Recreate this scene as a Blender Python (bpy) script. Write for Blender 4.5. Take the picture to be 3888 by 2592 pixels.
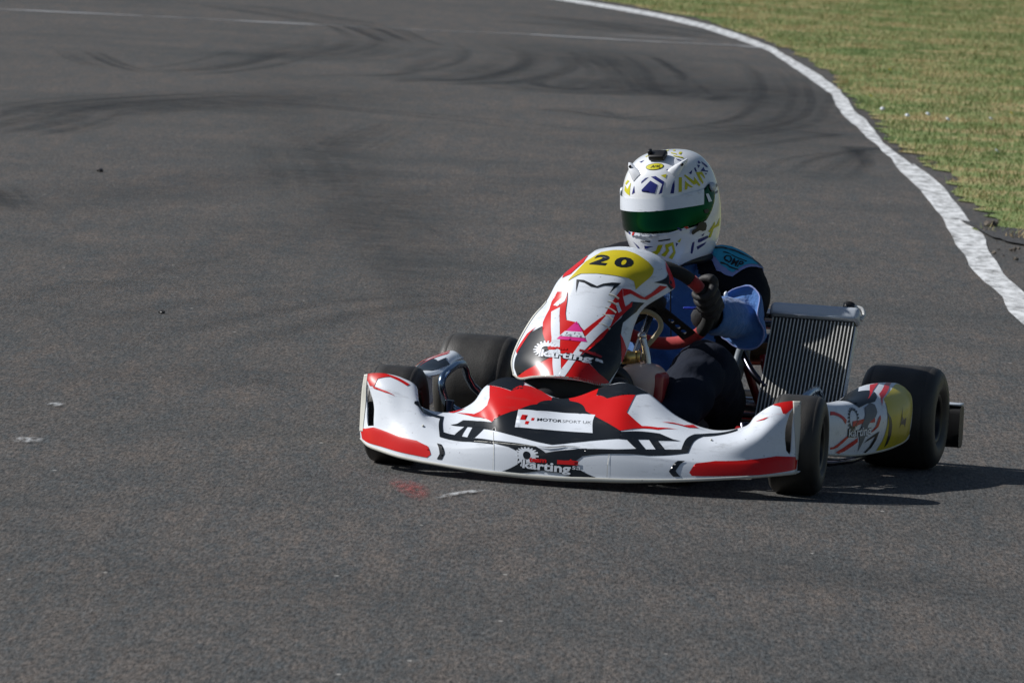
import bpy, bmesh, math, random
import numpy as np
from mathutils import Vector, Matrix
from mathutils.geometry import delaunay_2d_cdt

for o in list(bpy.data.objects): bpy.data.objects.remove(o)
random.seed(7); rng=np.random.default_rng(7)
SC=bpy.context.scene
COL=SC.collection

# ------------------------------------------------------------------ camera
YAW=0.2381009                     # how far the kart points to the left of the camera
CAM=Vector((0,-20,1.7036)); PAN,TILT,ROLL=-0.01813104,0.06964418,0.05373647
cam=bpy.data.cameras.new('camera'); cam.sensor_width=22.2; cam.lens=163.03
cam.clip_start=.5; cam.clip_end=3000
co=bpy.data.objects.new('camera',cam); COL.objects.link(co); SC.camera=co
fw=Vector((math.sin(PAN)*math.cos(TILT),math.cos(PAN)*math.cos(TILT),-math.sin(TILT)))
rt=fw.cross(Vector((0,0,1))).normalized(); up=rt.cross(fw)
r2=rt*math.cos(ROLL)+up*math.sin(ROLL); u2=-rt*math.sin(ROLL)+up*math.cos(ROLL)
M=Matrix((r2,u2,-fw)).transposed().to_4x4(); M.translation=CAM; co.matrix_world=M
cam.dof.use_dof=True; cam.dof.focus_distance=19.9; cam.dof.aperture_fstop=13
# ------------------------------------------------------------------ light
SUN_EL=math.radians(38); SUN_AZ=math.radians(-81.5)      # azimuth from +Y towards +X
sd=Vector((math.sin(SUN_AZ)*math.cos(SUN_EL),math.cos(SUN_AZ)*math.cos(SUN_EL),math.sin(SUN_EL)))
wd=bpy.data.worlds.new('World'); SC.world=wd; wd.use_nodes=True
wn=wd.node_tree; sky=wn.nodes.new('ShaderNodeTexSky'); sky.sky_type='NISHITA'; sky.sun_disc=False; sky.altitude=50
sky.sun_elevation=SUN_EL; sky.sun_rotation=SUN_AZ; sky.air_density=1; sky.dust_density=1.0; sky.ozone_density=1
bg=wn.nodes['Background']; bg.inputs[1].default_value=.05; wn.links.new(sky.outputs[0],bg.inputs[0])
sl=bpy.data.lights.new('sun','SUN'); sl.energy=4.7; sl.angle=math.radians(.53); sl.color=(1,.978,.95)
so=bpy.data.objects.new('sun',sl); COL.objects.link(so); so.rotation_euler=sd.to_track_quat('Z','Y').to_euler()
SC.cycles.transparent_max_bounces=64
vs=SC.view_settings; vs.view_transform='Standard'; vs.look='None'; vs.exposure=0.04; vs.gamma=1; vs.use_curve_mapping=False

# ------------------------------------------------------------------ measured data (metres; kart frame: x forward, y left, z up)
SURF = {'bumper':[[[0.62,-0.5952,0.069],[0.675,-0.5586,0.056],[0.71,-0.5141,0.0481],[0.745,-0.4569,0.04],[0.768,-0.3976,0.0347],[0.785,-0.346,0.0318],[0.8,-0.2835,0.0273],[0.813,-0.2101,0.0225],[0.82,-0.1502,0.0207],[0.823,-0.08,0.0194],[0.825,0.0012,0.02],[0.824,0.0813,0.0237],[0.821,0.1494,0.0263],[0.814,0.2162,0.0308],[0.803,0.2876,0.0364],[0.785,0.3629,0.0441],[0.755,0.441,0.0522],[0.723,0.5017,0.059],[0.685,0.5441,0.0639],[0.655,0.568,0.0669],[0.62,0.5715,0.068]],
[[0.655,-0.5952,0.067],[0.71,-0.5586,0.054],[0.745,-0.5141,0.0461],[0.78,-0.4569,0.038],[0.803,-0.3976,0.0327],[0.82,-0.346,0.0298],[0.835,-0.2835,0.0253],[0.848,-0.2101,0.0205],[0.855,-0.1502,0.0187],[0.858,-0.08,0.0174],[0.86,0.0012,0.018],[0.859,0.0813,0.0217],[0.856,0.1494,0.0243],[0.849,0.2162,0.0288],[0.838,0.2876,0.0344],[0.82,0.3629,0.0421],[0.79,0.441,0.0502],[0.758,0.5017,0.057],[0.72,0.5441,0.0619],[0.69,0.568,0.0649],[0.655,0.5715,0.066]],
[[0.659,-0.596,0.0729],[0.713,-0.559,0.0642],[0.747,-0.5142,0.0577],[0.7816,-0.457,0.0491],[0.8044,-0.3989,0.0432],[0.821,-0.3463,0.0399],[0.836,-0.2838,0.0366],[0.849,-0.2112,0.0345],[0.856,-0.1507,0.0346],[0.859,-0.0806,0.0344],[0.861,0.0007,0.0352],[0.86,0.0808,0.0386],[0.857,0.1488,0.0404],[0.85,0.2158,0.0428],[0.839,0.2869,0.0462],[0.821,0.3616,0.0516],[0.791,0.4398,0.0587],[0.7594,0.5006,0.0656],[0.722,0.5432,0.0711],[0.692,0.567,0.0743],[0.659,0.5712,0.0754]],
[[0.658,-0.5983,0.0899],[0.7091,-0.5601,0.0935],[0.7402,-0.5143,0.0915],[0.7736,-0.4573,0.0814],[0.7959,-0.4026,0.0738],[0.8113,-0.3469,0.0693],[0.8263,-0.2846,0.0692],[0.8393,-0.2144,0.0754],[0.8463,-0.1522,0.0807],[0.8493,-0.0822,0.0837],[0.8513,-0.001,0.0851],[0.8503,0.0791,0.0878],[0.8473,0.1474,0.0869],[0.8403,0.2146,0.0836],[0.8293,0.2848,0.0804],[0.8113,0.358,0.0792],[0.7813,0.4364,0.0831],[0.7509,0.4974,0.0908],[0.7152,0.5403,0.0977],[0.6852,0.5641,0.1016],[0.658,0.5703,0.1027]],
[[0.6546,-0.5992,0.1041],[0.7032,-0.56,0.1121],[0.732,-0.5142,0.1123],[0.7628,-0.4586,0.1014],[0.7846,-0.4062,0.0917],[0.799,-0.3509,0.0856],[0.8124,-0.2893,0.0857],[0.823,-0.219,0.0967],[0.8306,-0.1578,0.106],[0.8304,-0.0874,0.1111],[0.8302,-0.0067,0.1122],[0.8313,0.073,0.1144],[0.8313,0.1432,0.1126],[0.8237,0.2099,0.1065],[0.815,0.2813,0.0996],[0.7994,0.3549,0.0948],[0.7728,0.4336,0.0972],[0.7444,0.4937,0.1062],[0.71,0.5367,0.1162],[0.68,0.5616,0.12],[0.6546,0.5701,0.1208]],
[[0.652,-0.6,0.161],[0.69,-0.5564,0.1665],[0.71,-0.5133,0.1708],[0.725,-0.4672,0.1581],[0.745,-0.4219,0.1377],[0.755,-0.3785,0.1234],[0.757,-0.3215,0.1164],[0.75,-0.2431,0.1397],[0.762,-0.1947,0.1632],[0.738,-0.1203,0.1749],[0.722,-0.0431,0.1716],[0.738,0.0328,0.1725],[0.76,0.117,0.171],[0.748,0.178,0.1612],[0.756,0.2613,0.1454],[0.758,0.3429,0.1324],[0.757,0.4228,0.1327],[0.74,0.4752,0.1488],[0.71,0.518,0.1779],[0.68,0.5512,0.1784],[0.652,0.5712,0.178]],
[[0.655,-0.5981,0.2021],[0.6765,-0.5634,0.2076],[0.689,-0.5235,0.2106],[0.6975,-0.4782,0.2002],[0.7075,-0.4361,0.18],[0.7125,-0.4079,0.1484],[0.7135,-0.3415,0.1391],[0.7065,-0.2718,0.1652],[0.7025,-0.2322,0.2001],[0.6805,-0.1621,0.2174],[0.6925,-0.0517,0.1949],[0.6805,0.0416,0.2162],[0.6915,0.1079,0.2194],[0.692,0.1696,0.2041],[0.708,0.2562,0.1692],[0.714,0.3451,0.1503],[0.7135,0.4249,0.1578],[0.705,0.4645,0.1803],[0.689,0.505,0.209],[0.6715,0.5424,0.2162],[0.655,0.5701,0.2177]],
[[0.65,-0.5963,0.2351],[0.655,-0.5704,0.2407],[0.66,-0.5337,0.2424],[0.662,-0.4892,0.2343],[0.662,-0.4504,0.2144],[0.662,-0.4372,0.1654],[0.662,-0.3614,0.1538],[0.655,-0.3004,0.1827],[0.635,-0.2698,0.2291],[0.615,-0.2038,0.2519],[0.655,-0.0603,0.2102],[0.615,0.0505,0.2519],[0.615,0.0988,0.2598],[0.628,0.1612,0.2391],[0.652,0.2511,0.1851],[0.662,0.3472,0.1601],[0.662,0.4269,0.1749],[0.662,0.4539,0.2038],[0.66,0.492,0.2322],[0.655,0.5336,0.2461],[0.65,0.5689,0.2495]]],'panel':[[[0.53,-0.2276,0.252],[0.56,-0.1992,0.2444],[0.6,-0.1576,0.2543],[0.625,-0.114,0.2611],[0.635,-0.0812,0.2629],[0.63,-0.037,0.2612],[0.605,-0.008,0.2539],[0.57,0.0197,0.2447],[0.55,0.0356,0.2458]],
[[0.5,-0.2422,0.288],[0.54,-0.2082,0.2904],[0.575,-0.164,0.2932],[0.595,-0.1238,0.2961],[0.605,-0.0827,0.2973],[0.6,-0.0408,0.2966],[0.575,-0.0004,0.2935],[0.54,0.0317,0.2903],[0.5,0.0505,0.2973]],
[[0.47,-0.2352,0.336],[0.505,-0.2002,0.3392],[0.535,-0.1596,0.3425],[0.55,-0.123,0.3447],[0.555,-0.0844,0.3465],[0.55,-0.039,0.3472],[0.53,0.0027,0.3467],[0.495,0.0385,0.3428],[0.455,0.0578,0.3408]],
[[0.43,-0.2115,0.3984],[0.46,-0.1802,0.4009],[0.485,-0.1468,0.4034],[0.498,-0.1141,0.4051],[0.505,-0.0749,0.4059],[0.5,-0.0316,0.4052],[0.482,0.0107,0.4038],[0.45,0.0438,0.4011],[0.415,0.0621,0.3994]],
[[0.4,-0.1829,0.4423],[0.428,-0.1581,0.4454],[0.447,-0.1298,0.4482],[0.458,-0.0976,0.4498],[0.463,-0.0589,0.4516],[0.458,-0.0156,0.4509],[0.44,0.0269,0.4495],[0.41,0.0605,0.4469],[0.385,0.0781,0.4423]],
[[0.37,-0.1608,0.4985],[0.397,-0.1374,0.5013],[0.412,-0.1125,0.5037],[0.422,-0.0747,0.5056],[0.425,-0.0329,0.5063],[0.42,0.0129,0.5046],[0.4,0.0575,0.4975],[0.365,0.1,0.4851],[0.34,0.1292,0.4836]],
[[0.34,-0.1214,0.5422],[0.362,-0.104,0.5443],[0.378,-0.08,0.5466],[0.388,-0.047,0.5481],[0.392,-0.006,0.5477],[0.388,0.0379,0.5436],[0.37,0.081,0.5331],[0.34,0.1191,0.5172],[0.32,0.141,0.5006]],
[[0.31,-0.0871,0.5741],[0.325,-0.0739,0.5745],[0.335,-0.0537,0.5763],[0.342,-0.0286,0.5794],[0.345,0.0016,0.5804],[0.342,0.0362,0.578],[0.33,0.069,0.5694],[0.31,0.0967,0.5555],[0.3,0.1224,0.5362]],
[[0.27,-0.0938,0.5755],[0.28,-0.0798,0.5814],[0.285,-0.061,0.5863],[0.288,-0.0392,0.5902],[0.29,-0.0129,0.5932],[0.288,0.0197,0.5918],[0.28,0.0547,0.5846],[0.27,0.08,0.5733],[0.265,0.1008,0.5584]]],'pod':[[[0.28,0.5526,0.0792],[0.305,0.5615,0.0828],[0.295,0.5731,0.0852],[0.15,0.613,0.0771],[0.0,0.6509,0.0811],[-0.15,0.6657,0.0895],[-0.26,0.6635,0.096],[-0.28,0.6647,0.1065]],
[[0.28,0.5497,0.1293],[0.31,0.5597,0.132],[0.3,0.5702,0.1333],[0.15,0.6183,0.1257],[0.0,0.6633,0.1307],[-0.15,0.6786,0.1336],[-0.25,0.6739,0.1384],[-0.28,0.6697,0.142]],
[[0.28,0.5456,0.1805],[0.305,0.5545,0.1827],[0.295,0.5664,0.1806],[0.14,0.6166,0.179],[-0.01,0.6602,0.1876],[-0.16,0.6778,0.1911],[-0.25,0.673,0.1934],[-0.28,0.669,0.1947]],
[[0.27,0.5407,0.2058],[0.295,0.5484,0.2102],[0.285,0.5579,0.2091],[0.13,0.5948,0.2136],[-0.03,0.63,0.2271],[-0.18,0.6477,0.2285],[-0.26,0.656,0.2243],[-0.28,0.6604,0.2199]],
[[0.26,0.5381,0.2129],[0.28,0.5446,0.2181],[0.27,0.547,0.2188],[0.1,0.5586,0.2195],[-0.06,0.5753,0.2434],[-0.2,0.5924,0.2479],[-0.28,0.6184,0.245],[-0.295,0.6299,0.2391]],
[[0.24,0.5294,0.2054],[0.26,0.5347,0.2104],[0.25,0.5347,0.2121],[0.09,0.5392,0.2117],[-0.08,0.5503,0.2323],[-0.22,0.5652,0.2319],[-0.29,0.598,0.2301],[-0.3,0.6141,0.2248]]],'helmet':[[[-0.3837,-0.002,0.5368],[-0.3842,-0.0234,0.534],[-0.3797,-0.0442,0.5311],[-0.3699,-0.0628,0.5281],[-0.3553,-0.0775,0.5254],[-0.3376,-0.0872,0.5231],[-0.3182,-0.0918,0.5215],[-0.2928,-0.0922,0.5192],[-0.2662,-0.0871,0.5161],[-0.2397,-0.0767,0.513],[-0.2162,-0.0614,0.5106],[-0.1995,-0.0427,0.5099],[-0.1921,-0.022,0.5114],[-0.1944,-0.0004,0.5151],[-0.2062,0.021,0.5208],[-0.2255,0.0403,0.5274],[-0.249,0.0557,0.5338],[-0.2737,0.0659,0.5387],[-0.2986,0.0709,0.5415],[-0.3185,0.0708,0.5426],[-0.3381,0.0653,0.543],[-0.3557,0.0542,0.5425],[-0.3698,0.0382,0.5413],[-0.3791,0.019,0.5393],[-0.3837,-0.002,0.5368]],
[[-0.3968,-0.0012,0.5437],[-0.3973,-0.0257,0.5405],[-0.3918,-0.0494,0.5371],[-0.3801,-0.0707,0.5337],[-0.363,-0.0876,0.5306],[-0.3421,-0.0987,0.5279],[-0.3193,-0.104,0.526],[-0.2904,-0.1044,0.5235],[-0.2603,-0.0987,0.5204],[-0.2307,-0.0867,0.5172],[-0.2048,-0.0693,0.515],[-0.1865,-0.0479,0.5146],[-0.1784,-0.0243,0.5164],[-0.1807,0.0004,0.5205],[-0.1934,0.0247,0.5266],[-0.2146,0.0467,0.5337],[-0.2407,0.0642,0.5405],[-0.2686,0.0758,0.5458],[-0.2968,0.0816,0.5489],[-0.3203,0.0815,0.5502],[-0.3433,0.0753,0.5507],[-0.364,0.0627,0.5502],[-0.3805,0.0446,0.5487],[-0.3914,0.0226,0.5465],[-0.3968,-0.0012,0.5437]],
[[-0.4133,-0.0016,0.5627],[-0.4137,-0.0294,0.5591],[-0.407,-0.0565,0.5552],[-0.3928,-0.0808,0.5513],[-0.3722,-0.1001,0.5476],[-0.3471,-0.1129,0.5446],[-0.3198,-0.119,0.5422],[-0.287,-0.1195,0.5395],[-0.2532,-0.113,0.5363],[-0.2201,-0.0994,0.5332],[-0.1915,-0.0795,0.5311],[-0.1715,-0.0552,0.531],[-0.1625,-0.0283,0.5332],[-0.1648,-0.0003,0.5377],[-0.1786,0.0274,0.5443],[-0.2018,0.0523,0.5519],[-0.2308,0.0721,0.5591],[-0.2622,0.0854,0.5648],[-0.2943,0.092,0.5683],[-0.3224,0.0921,0.5699],[-0.3498,0.0851,0.5705],[-0.3745,0.0709,0.57],[-0.394,0.0504,0.5684],[-0.407,0.0255,0.5659],[-0.4133,-0.0016,0.5627]],
[[-0.4306,-0.0031,0.5918],[-0.4307,-0.0338,0.5878],[-0.4225,-0.0637,0.5834],[-0.4056,-0.0906,0.579],[-0.3813,-0.1121,0.5749],[-0.3517,-0.1264,0.5713],[-0.3196,-0.1334,0.5686],[-0.2834,-0.1341,0.5665],[-0.2462,-0.1272,0.5654],[-0.2101,-0.1126,0.5652],[-0.1791,-0.091,0.5663],[-0.1574,-0.0644,0.5686],[-0.1477,-0.0348,0.5719],[-0.15,-0.0039,0.576],[-0.1648,0.0268,0.5809],[-0.1899,0.0547,0.5859],[-0.2215,0.0769,0.5905],[-0.2561,0.0918,0.5944],[-0.2915,0.0992,0.5973],[-0.3244,0.0995,0.5992],[-0.3566,0.0921,0.6],[-0.3854,0.0766,0.5996],[-0.4083,0.0541,0.598],[-0.4234,0.0268,0.5953],[-0.4306,-0.0031,0.5918]],
[[-0.4453,-0.0057,0.6276],[-0.4451,-0.0384,0.6233],[-0.4356,-0.0705,0.6186],[-0.4162,-0.0993,0.6138],[-0.3885,-0.1223,0.6093],[-0.355,-0.1379,0.6054],[-0.3186,-0.1456,0.6024],[-0.2801,-0.1463,0.6001],[-0.2411,-0.1389,0.5989],[-0.2039,-0.1231,0.5989],[-0.1724,-0.1,0.6001],[-0.1507,-0.0715,0.6026],[-0.1409,-0.0399,0.6062],[-0.1429,-0.007,0.6106],[-0.1573,0.0256,0.6156],[-0.1823,0.0551,0.6209],[-0.2148,0.0787,0.6257],[-0.251,0.0945,0.6298],[-0.2886,0.1023,0.6329],[-0.3259,0.1029,0.6351],[-0.3623,0.0952,0.6361],[-0.3947,0.0789,0.6358],[-0.4204,0.0551,0.6341],[-0.4373,0.0261,0.6313],[-0.4453,-0.0057,0.6276]],
[[-0.4498,-0.0107,0.6727],[-0.4495,-0.0443,0.6683],[-0.4394,-0.0772,0.6634],[-0.419,-0.1068,0.6584],[-0.3899,-0.1305,0.6537],[-0.3547,-0.1466,0.6497],[-0.3165,-0.1545,0.6465],[-0.2772,-0.1553,0.6442],[-0.2386,-0.1475,0.6431],[-0.2033,-0.131,0.6433],[-0.1748,-0.1069,0.6448],[-0.1557,-0.0773,0.6476],[-0.1469,-0.0447,0.6514],[-0.1477,-0.0111,0.6558],[-0.1593,0.0219,0.6607],[-0.1812,0.0518,0.6658],[-0.2116,0.0756,0.6706],[-0.2474,0.0917,0.6747],[-0.2857,0.0997,0.6779],[-0.3249,0.1004,0.6802],[-0.363,0.0926,0.6813],[-0.397,0.0759,0.681],[-0.4238,0.0516,0.6793],[-0.4415,0.0219,0.6764],[-0.4498,-0.0107,0.6727]],
[[-0.4461,-0.0161,0.7122],[-0.4459,-0.0493,0.7078],[-0.4358,-0.0818,0.703],[-0.4157,-0.1112,0.6981],[-0.3868,-0.1347,0.6934],[-0.352,-0.1505,0.6894],[-0.3141,-0.1584,0.6863],[-0.2754,-0.1591,0.684],[-0.2377,-0.1514,0.6829],[-0.204,-0.1349,0.6832],[-0.1774,-0.1108,0.6848],[-0.1599,-0.0814,0.6877],[-0.1517,-0.0491,0.6914],[-0.1519,-0.0159,0.6958],[-0.162,0.0167,0.7006],[-0.1821,0.046,0.7055],[-0.211,0.0695,0.7102],[-0.2458,0.0854,0.7142],[-0.2837,0.0933,0.7173],[-0.3224,0.094,0.7196],[-0.3601,0.0862,0.7207],[-0.3938,0.0698,0.7204],[-0.4204,0.0457,0.7188],[-0.4379,0.0162,0.7159],[-0.4461,-0.0161,0.7122]],
[[-0.4372,-0.022,0.7513],[-0.437,-0.0537,0.7472],[-0.4274,-0.0848,0.7426],[-0.4081,-0.1128,0.7379],[-0.3806,-0.1352,0.7334],[-0.3474,-0.1503,0.7296],[-0.3112,-0.1579,0.7266],[-0.2742,-0.1585,0.7244],[-0.2382,-0.1511,0.7234],[-0.2061,-0.1354,0.7236],[-0.1807,-0.1124,0.7252],[-0.164,-0.0843,0.7279],[-0.1562,-0.0535,0.7315],[-0.1564,-0.0218,0.7357],[-0.166,0.0093,0.7402],[-0.1852,0.0373,0.745],[-0.2127,0.0597,0.7494],[-0.246,0.0749,0.7532],[-0.2822,0.0824,0.7562],[-0.3192,0.0831,0.7584],[-0.3551,0.0757,0.7594],[-0.3873,0.06,0.7592],[-0.4127,0.037,0.7576],[-0.4294,0.0088,0.7549],[-0.4372,-0.022,0.7513]],
[[-0.4204,-0.0281,0.7849],[-0.4202,-0.0565,0.7812],[-0.4116,-0.0843,0.7771],[-0.3944,-0.1093,0.7729],[-0.3698,-0.1294,0.7689],[-0.3401,-0.1429,0.7655],[-0.3077,-0.1497,0.7628],[-0.2747,-0.1502,0.7609],[-0.2425,-0.1436,0.76],[-0.2138,-0.1296,0.7602],[-0.1911,-0.109,0.7616],[-0.1761,-0.0839,0.764],[-0.1691,-0.0563,0.7672],[-0.1693,-0.028,0.7709],[-0.1779,-0.0002,0.775],[-0.1951,0.0248,0.7792],[-0.2197,0.0449,0.7832],[-0.2494,0.0584,0.7866],[-0.2818,0.0652,0.7893],[-0.3148,0.0658,0.7912],[-0.347,0.0592,0.7922],[-0.3758,0.0451,0.7919],[-0.3984,0.0246,0.7905],[-0.4134,-0.0006,0.7881],[-0.4204,-0.0281,0.7849]],
[[-0.3959,-0.0342,0.81],[-0.3957,-0.0574,0.807],[-0.3887,-0.0801,0.8036],[-0.3746,-0.1005,0.8002],[-0.3546,-0.1169,0.797],[-0.3303,-0.1279,0.7942],[-0.3039,-0.1334,0.792],[-0.2769,-0.1339,0.7904],[-0.2506,-0.1285,0.7896],[-0.2271,-0.117,0.7898],[-0.2086,-0.1003,0.791],[-0.1964,-0.0797,0.793],[-0.1907,-0.0572,0.7956],[-0.1908,-0.0341,0.7986],[-0.1978,-0.0114,0.8019],[-0.2119,0.0091,0.8054],[-0.232,0.0254,0.8086],[-0.2563,0.0365,0.8114],[-0.2827,0.042,0.8136],[-0.3097,0.0425,0.8152],[-0.3359,0.0371,0.816],[-0.3594,0.0256,0.8158],[-0.3779,0.0088,0.8146],[-0.3902,-0.0117,0.8126],[-0.3959,-0.0342,0.81]],
[[-0.3667,-0.0394,0.8239],[-0.3666,-0.0562,0.8217],[-0.3615,-0.0727,0.8193],[-0.3514,-0.0875,0.8168],[-0.3368,-0.0993,0.8144],[-0.3192,-0.1073,0.8124],[-0.3001,-0.1113,0.8108],[-0.2805,-0.1117,0.8097],[-0.2614,-0.1078,0.8091],[-0.2445,-0.0995,0.8092],[-0.231,-0.0873,0.8101],[-0.2222,-0.0724,0.8115],[-0.218,-0.0561,0.8134],[-0.2182,-0.0393,0.8156],[-0.2232,-0.0229,0.818],[-0.2334,-0.0081,0.8205],[-0.248,0.0038,0.8229],[-0.2656,0.0118,0.8249],[-0.2847,0.0158,0.8265],[-0.3043,0.0161,0.8276],[-0.3233,0.0122,0.8282],[-0.3403,0.0039,0.828],[-0.3537,-0.0083,0.8272],[-0.3626,-0.0231,0.8258],[-0.3667,-0.0394,0.8239]],
[[-0.3336,-0.0441,0.829],[-0.3335,-0.0535,0.8278],[-0.3307,-0.0627,0.8264],[-0.325,-0.071,0.825],[-0.3168,-0.0776,0.8237],[-0.307,-0.0821,0.8226],[-0.2963,-0.0843,0.8217],[-0.2853,-0.0845,0.821],[-0.2746,-0.0823,0.8207],[-0.2651,-0.0777,0.8208],[-0.2576,-0.0709,0.8213],[-0.2526,-0.0625,0.8221],[-0.2503,-0.0534,0.8231],[-0.2504,-0.044,0.8244],[-0.2532,-0.0348,0.8257],[-0.2589,-0.0265,0.8271],[-0.2671,-0.0199,0.8284],[-0.277,-0.0154,0.8296],[-0.2877,-0.0132,0.8305],[-0.2986,-0.013,0.8311],[-0.3093,-0.0151,0.8314],[-0.3188,-0.0198,0.8313],[-0.3263,-0.0266,0.8309],[-0.3313,-0.0349,0.8301],[-0.3336,-0.0441,0.829]],
[[-0.2963,-0.0486,0.8289],[-0.2963,-0.0496,0.8287],[-0.296,-0.0506,0.8286],[-0.2954,-0.0514,0.8284],[-0.2945,-0.0522,0.8283],[-0.2934,-0.0526,0.8282],[-0.2923,-0.0529,0.8281],[-0.2911,-0.0529,0.828],[-0.29,-0.0527,0.828],[-0.289,-0.0522,0.828],[-0.2881,-0.0514,0.828],[-0.2876,-0.0505,0.8281],[-0.2874,-0.0496,0.8282],[-0.2874,-0.0486,0.8284],[-0.2877,-0.0476,0.8285],[-0.2883,-0.0467,0.8287],[-0.2892,-0.046,0.8288],[-0.2902,-0.0455,0.8289],[-0.2914,-0.0453,0.829],[-0.2925,-0.0452,0.8291],[-0.2937,-0.0455,0.8291],[-0.2947,-0.046,0.8291],[-0.2955,-0.0467,0.8291],[-0.296,-0.0476,0.829],[-0.2963,-0.0486,0.8289]]]}
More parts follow.
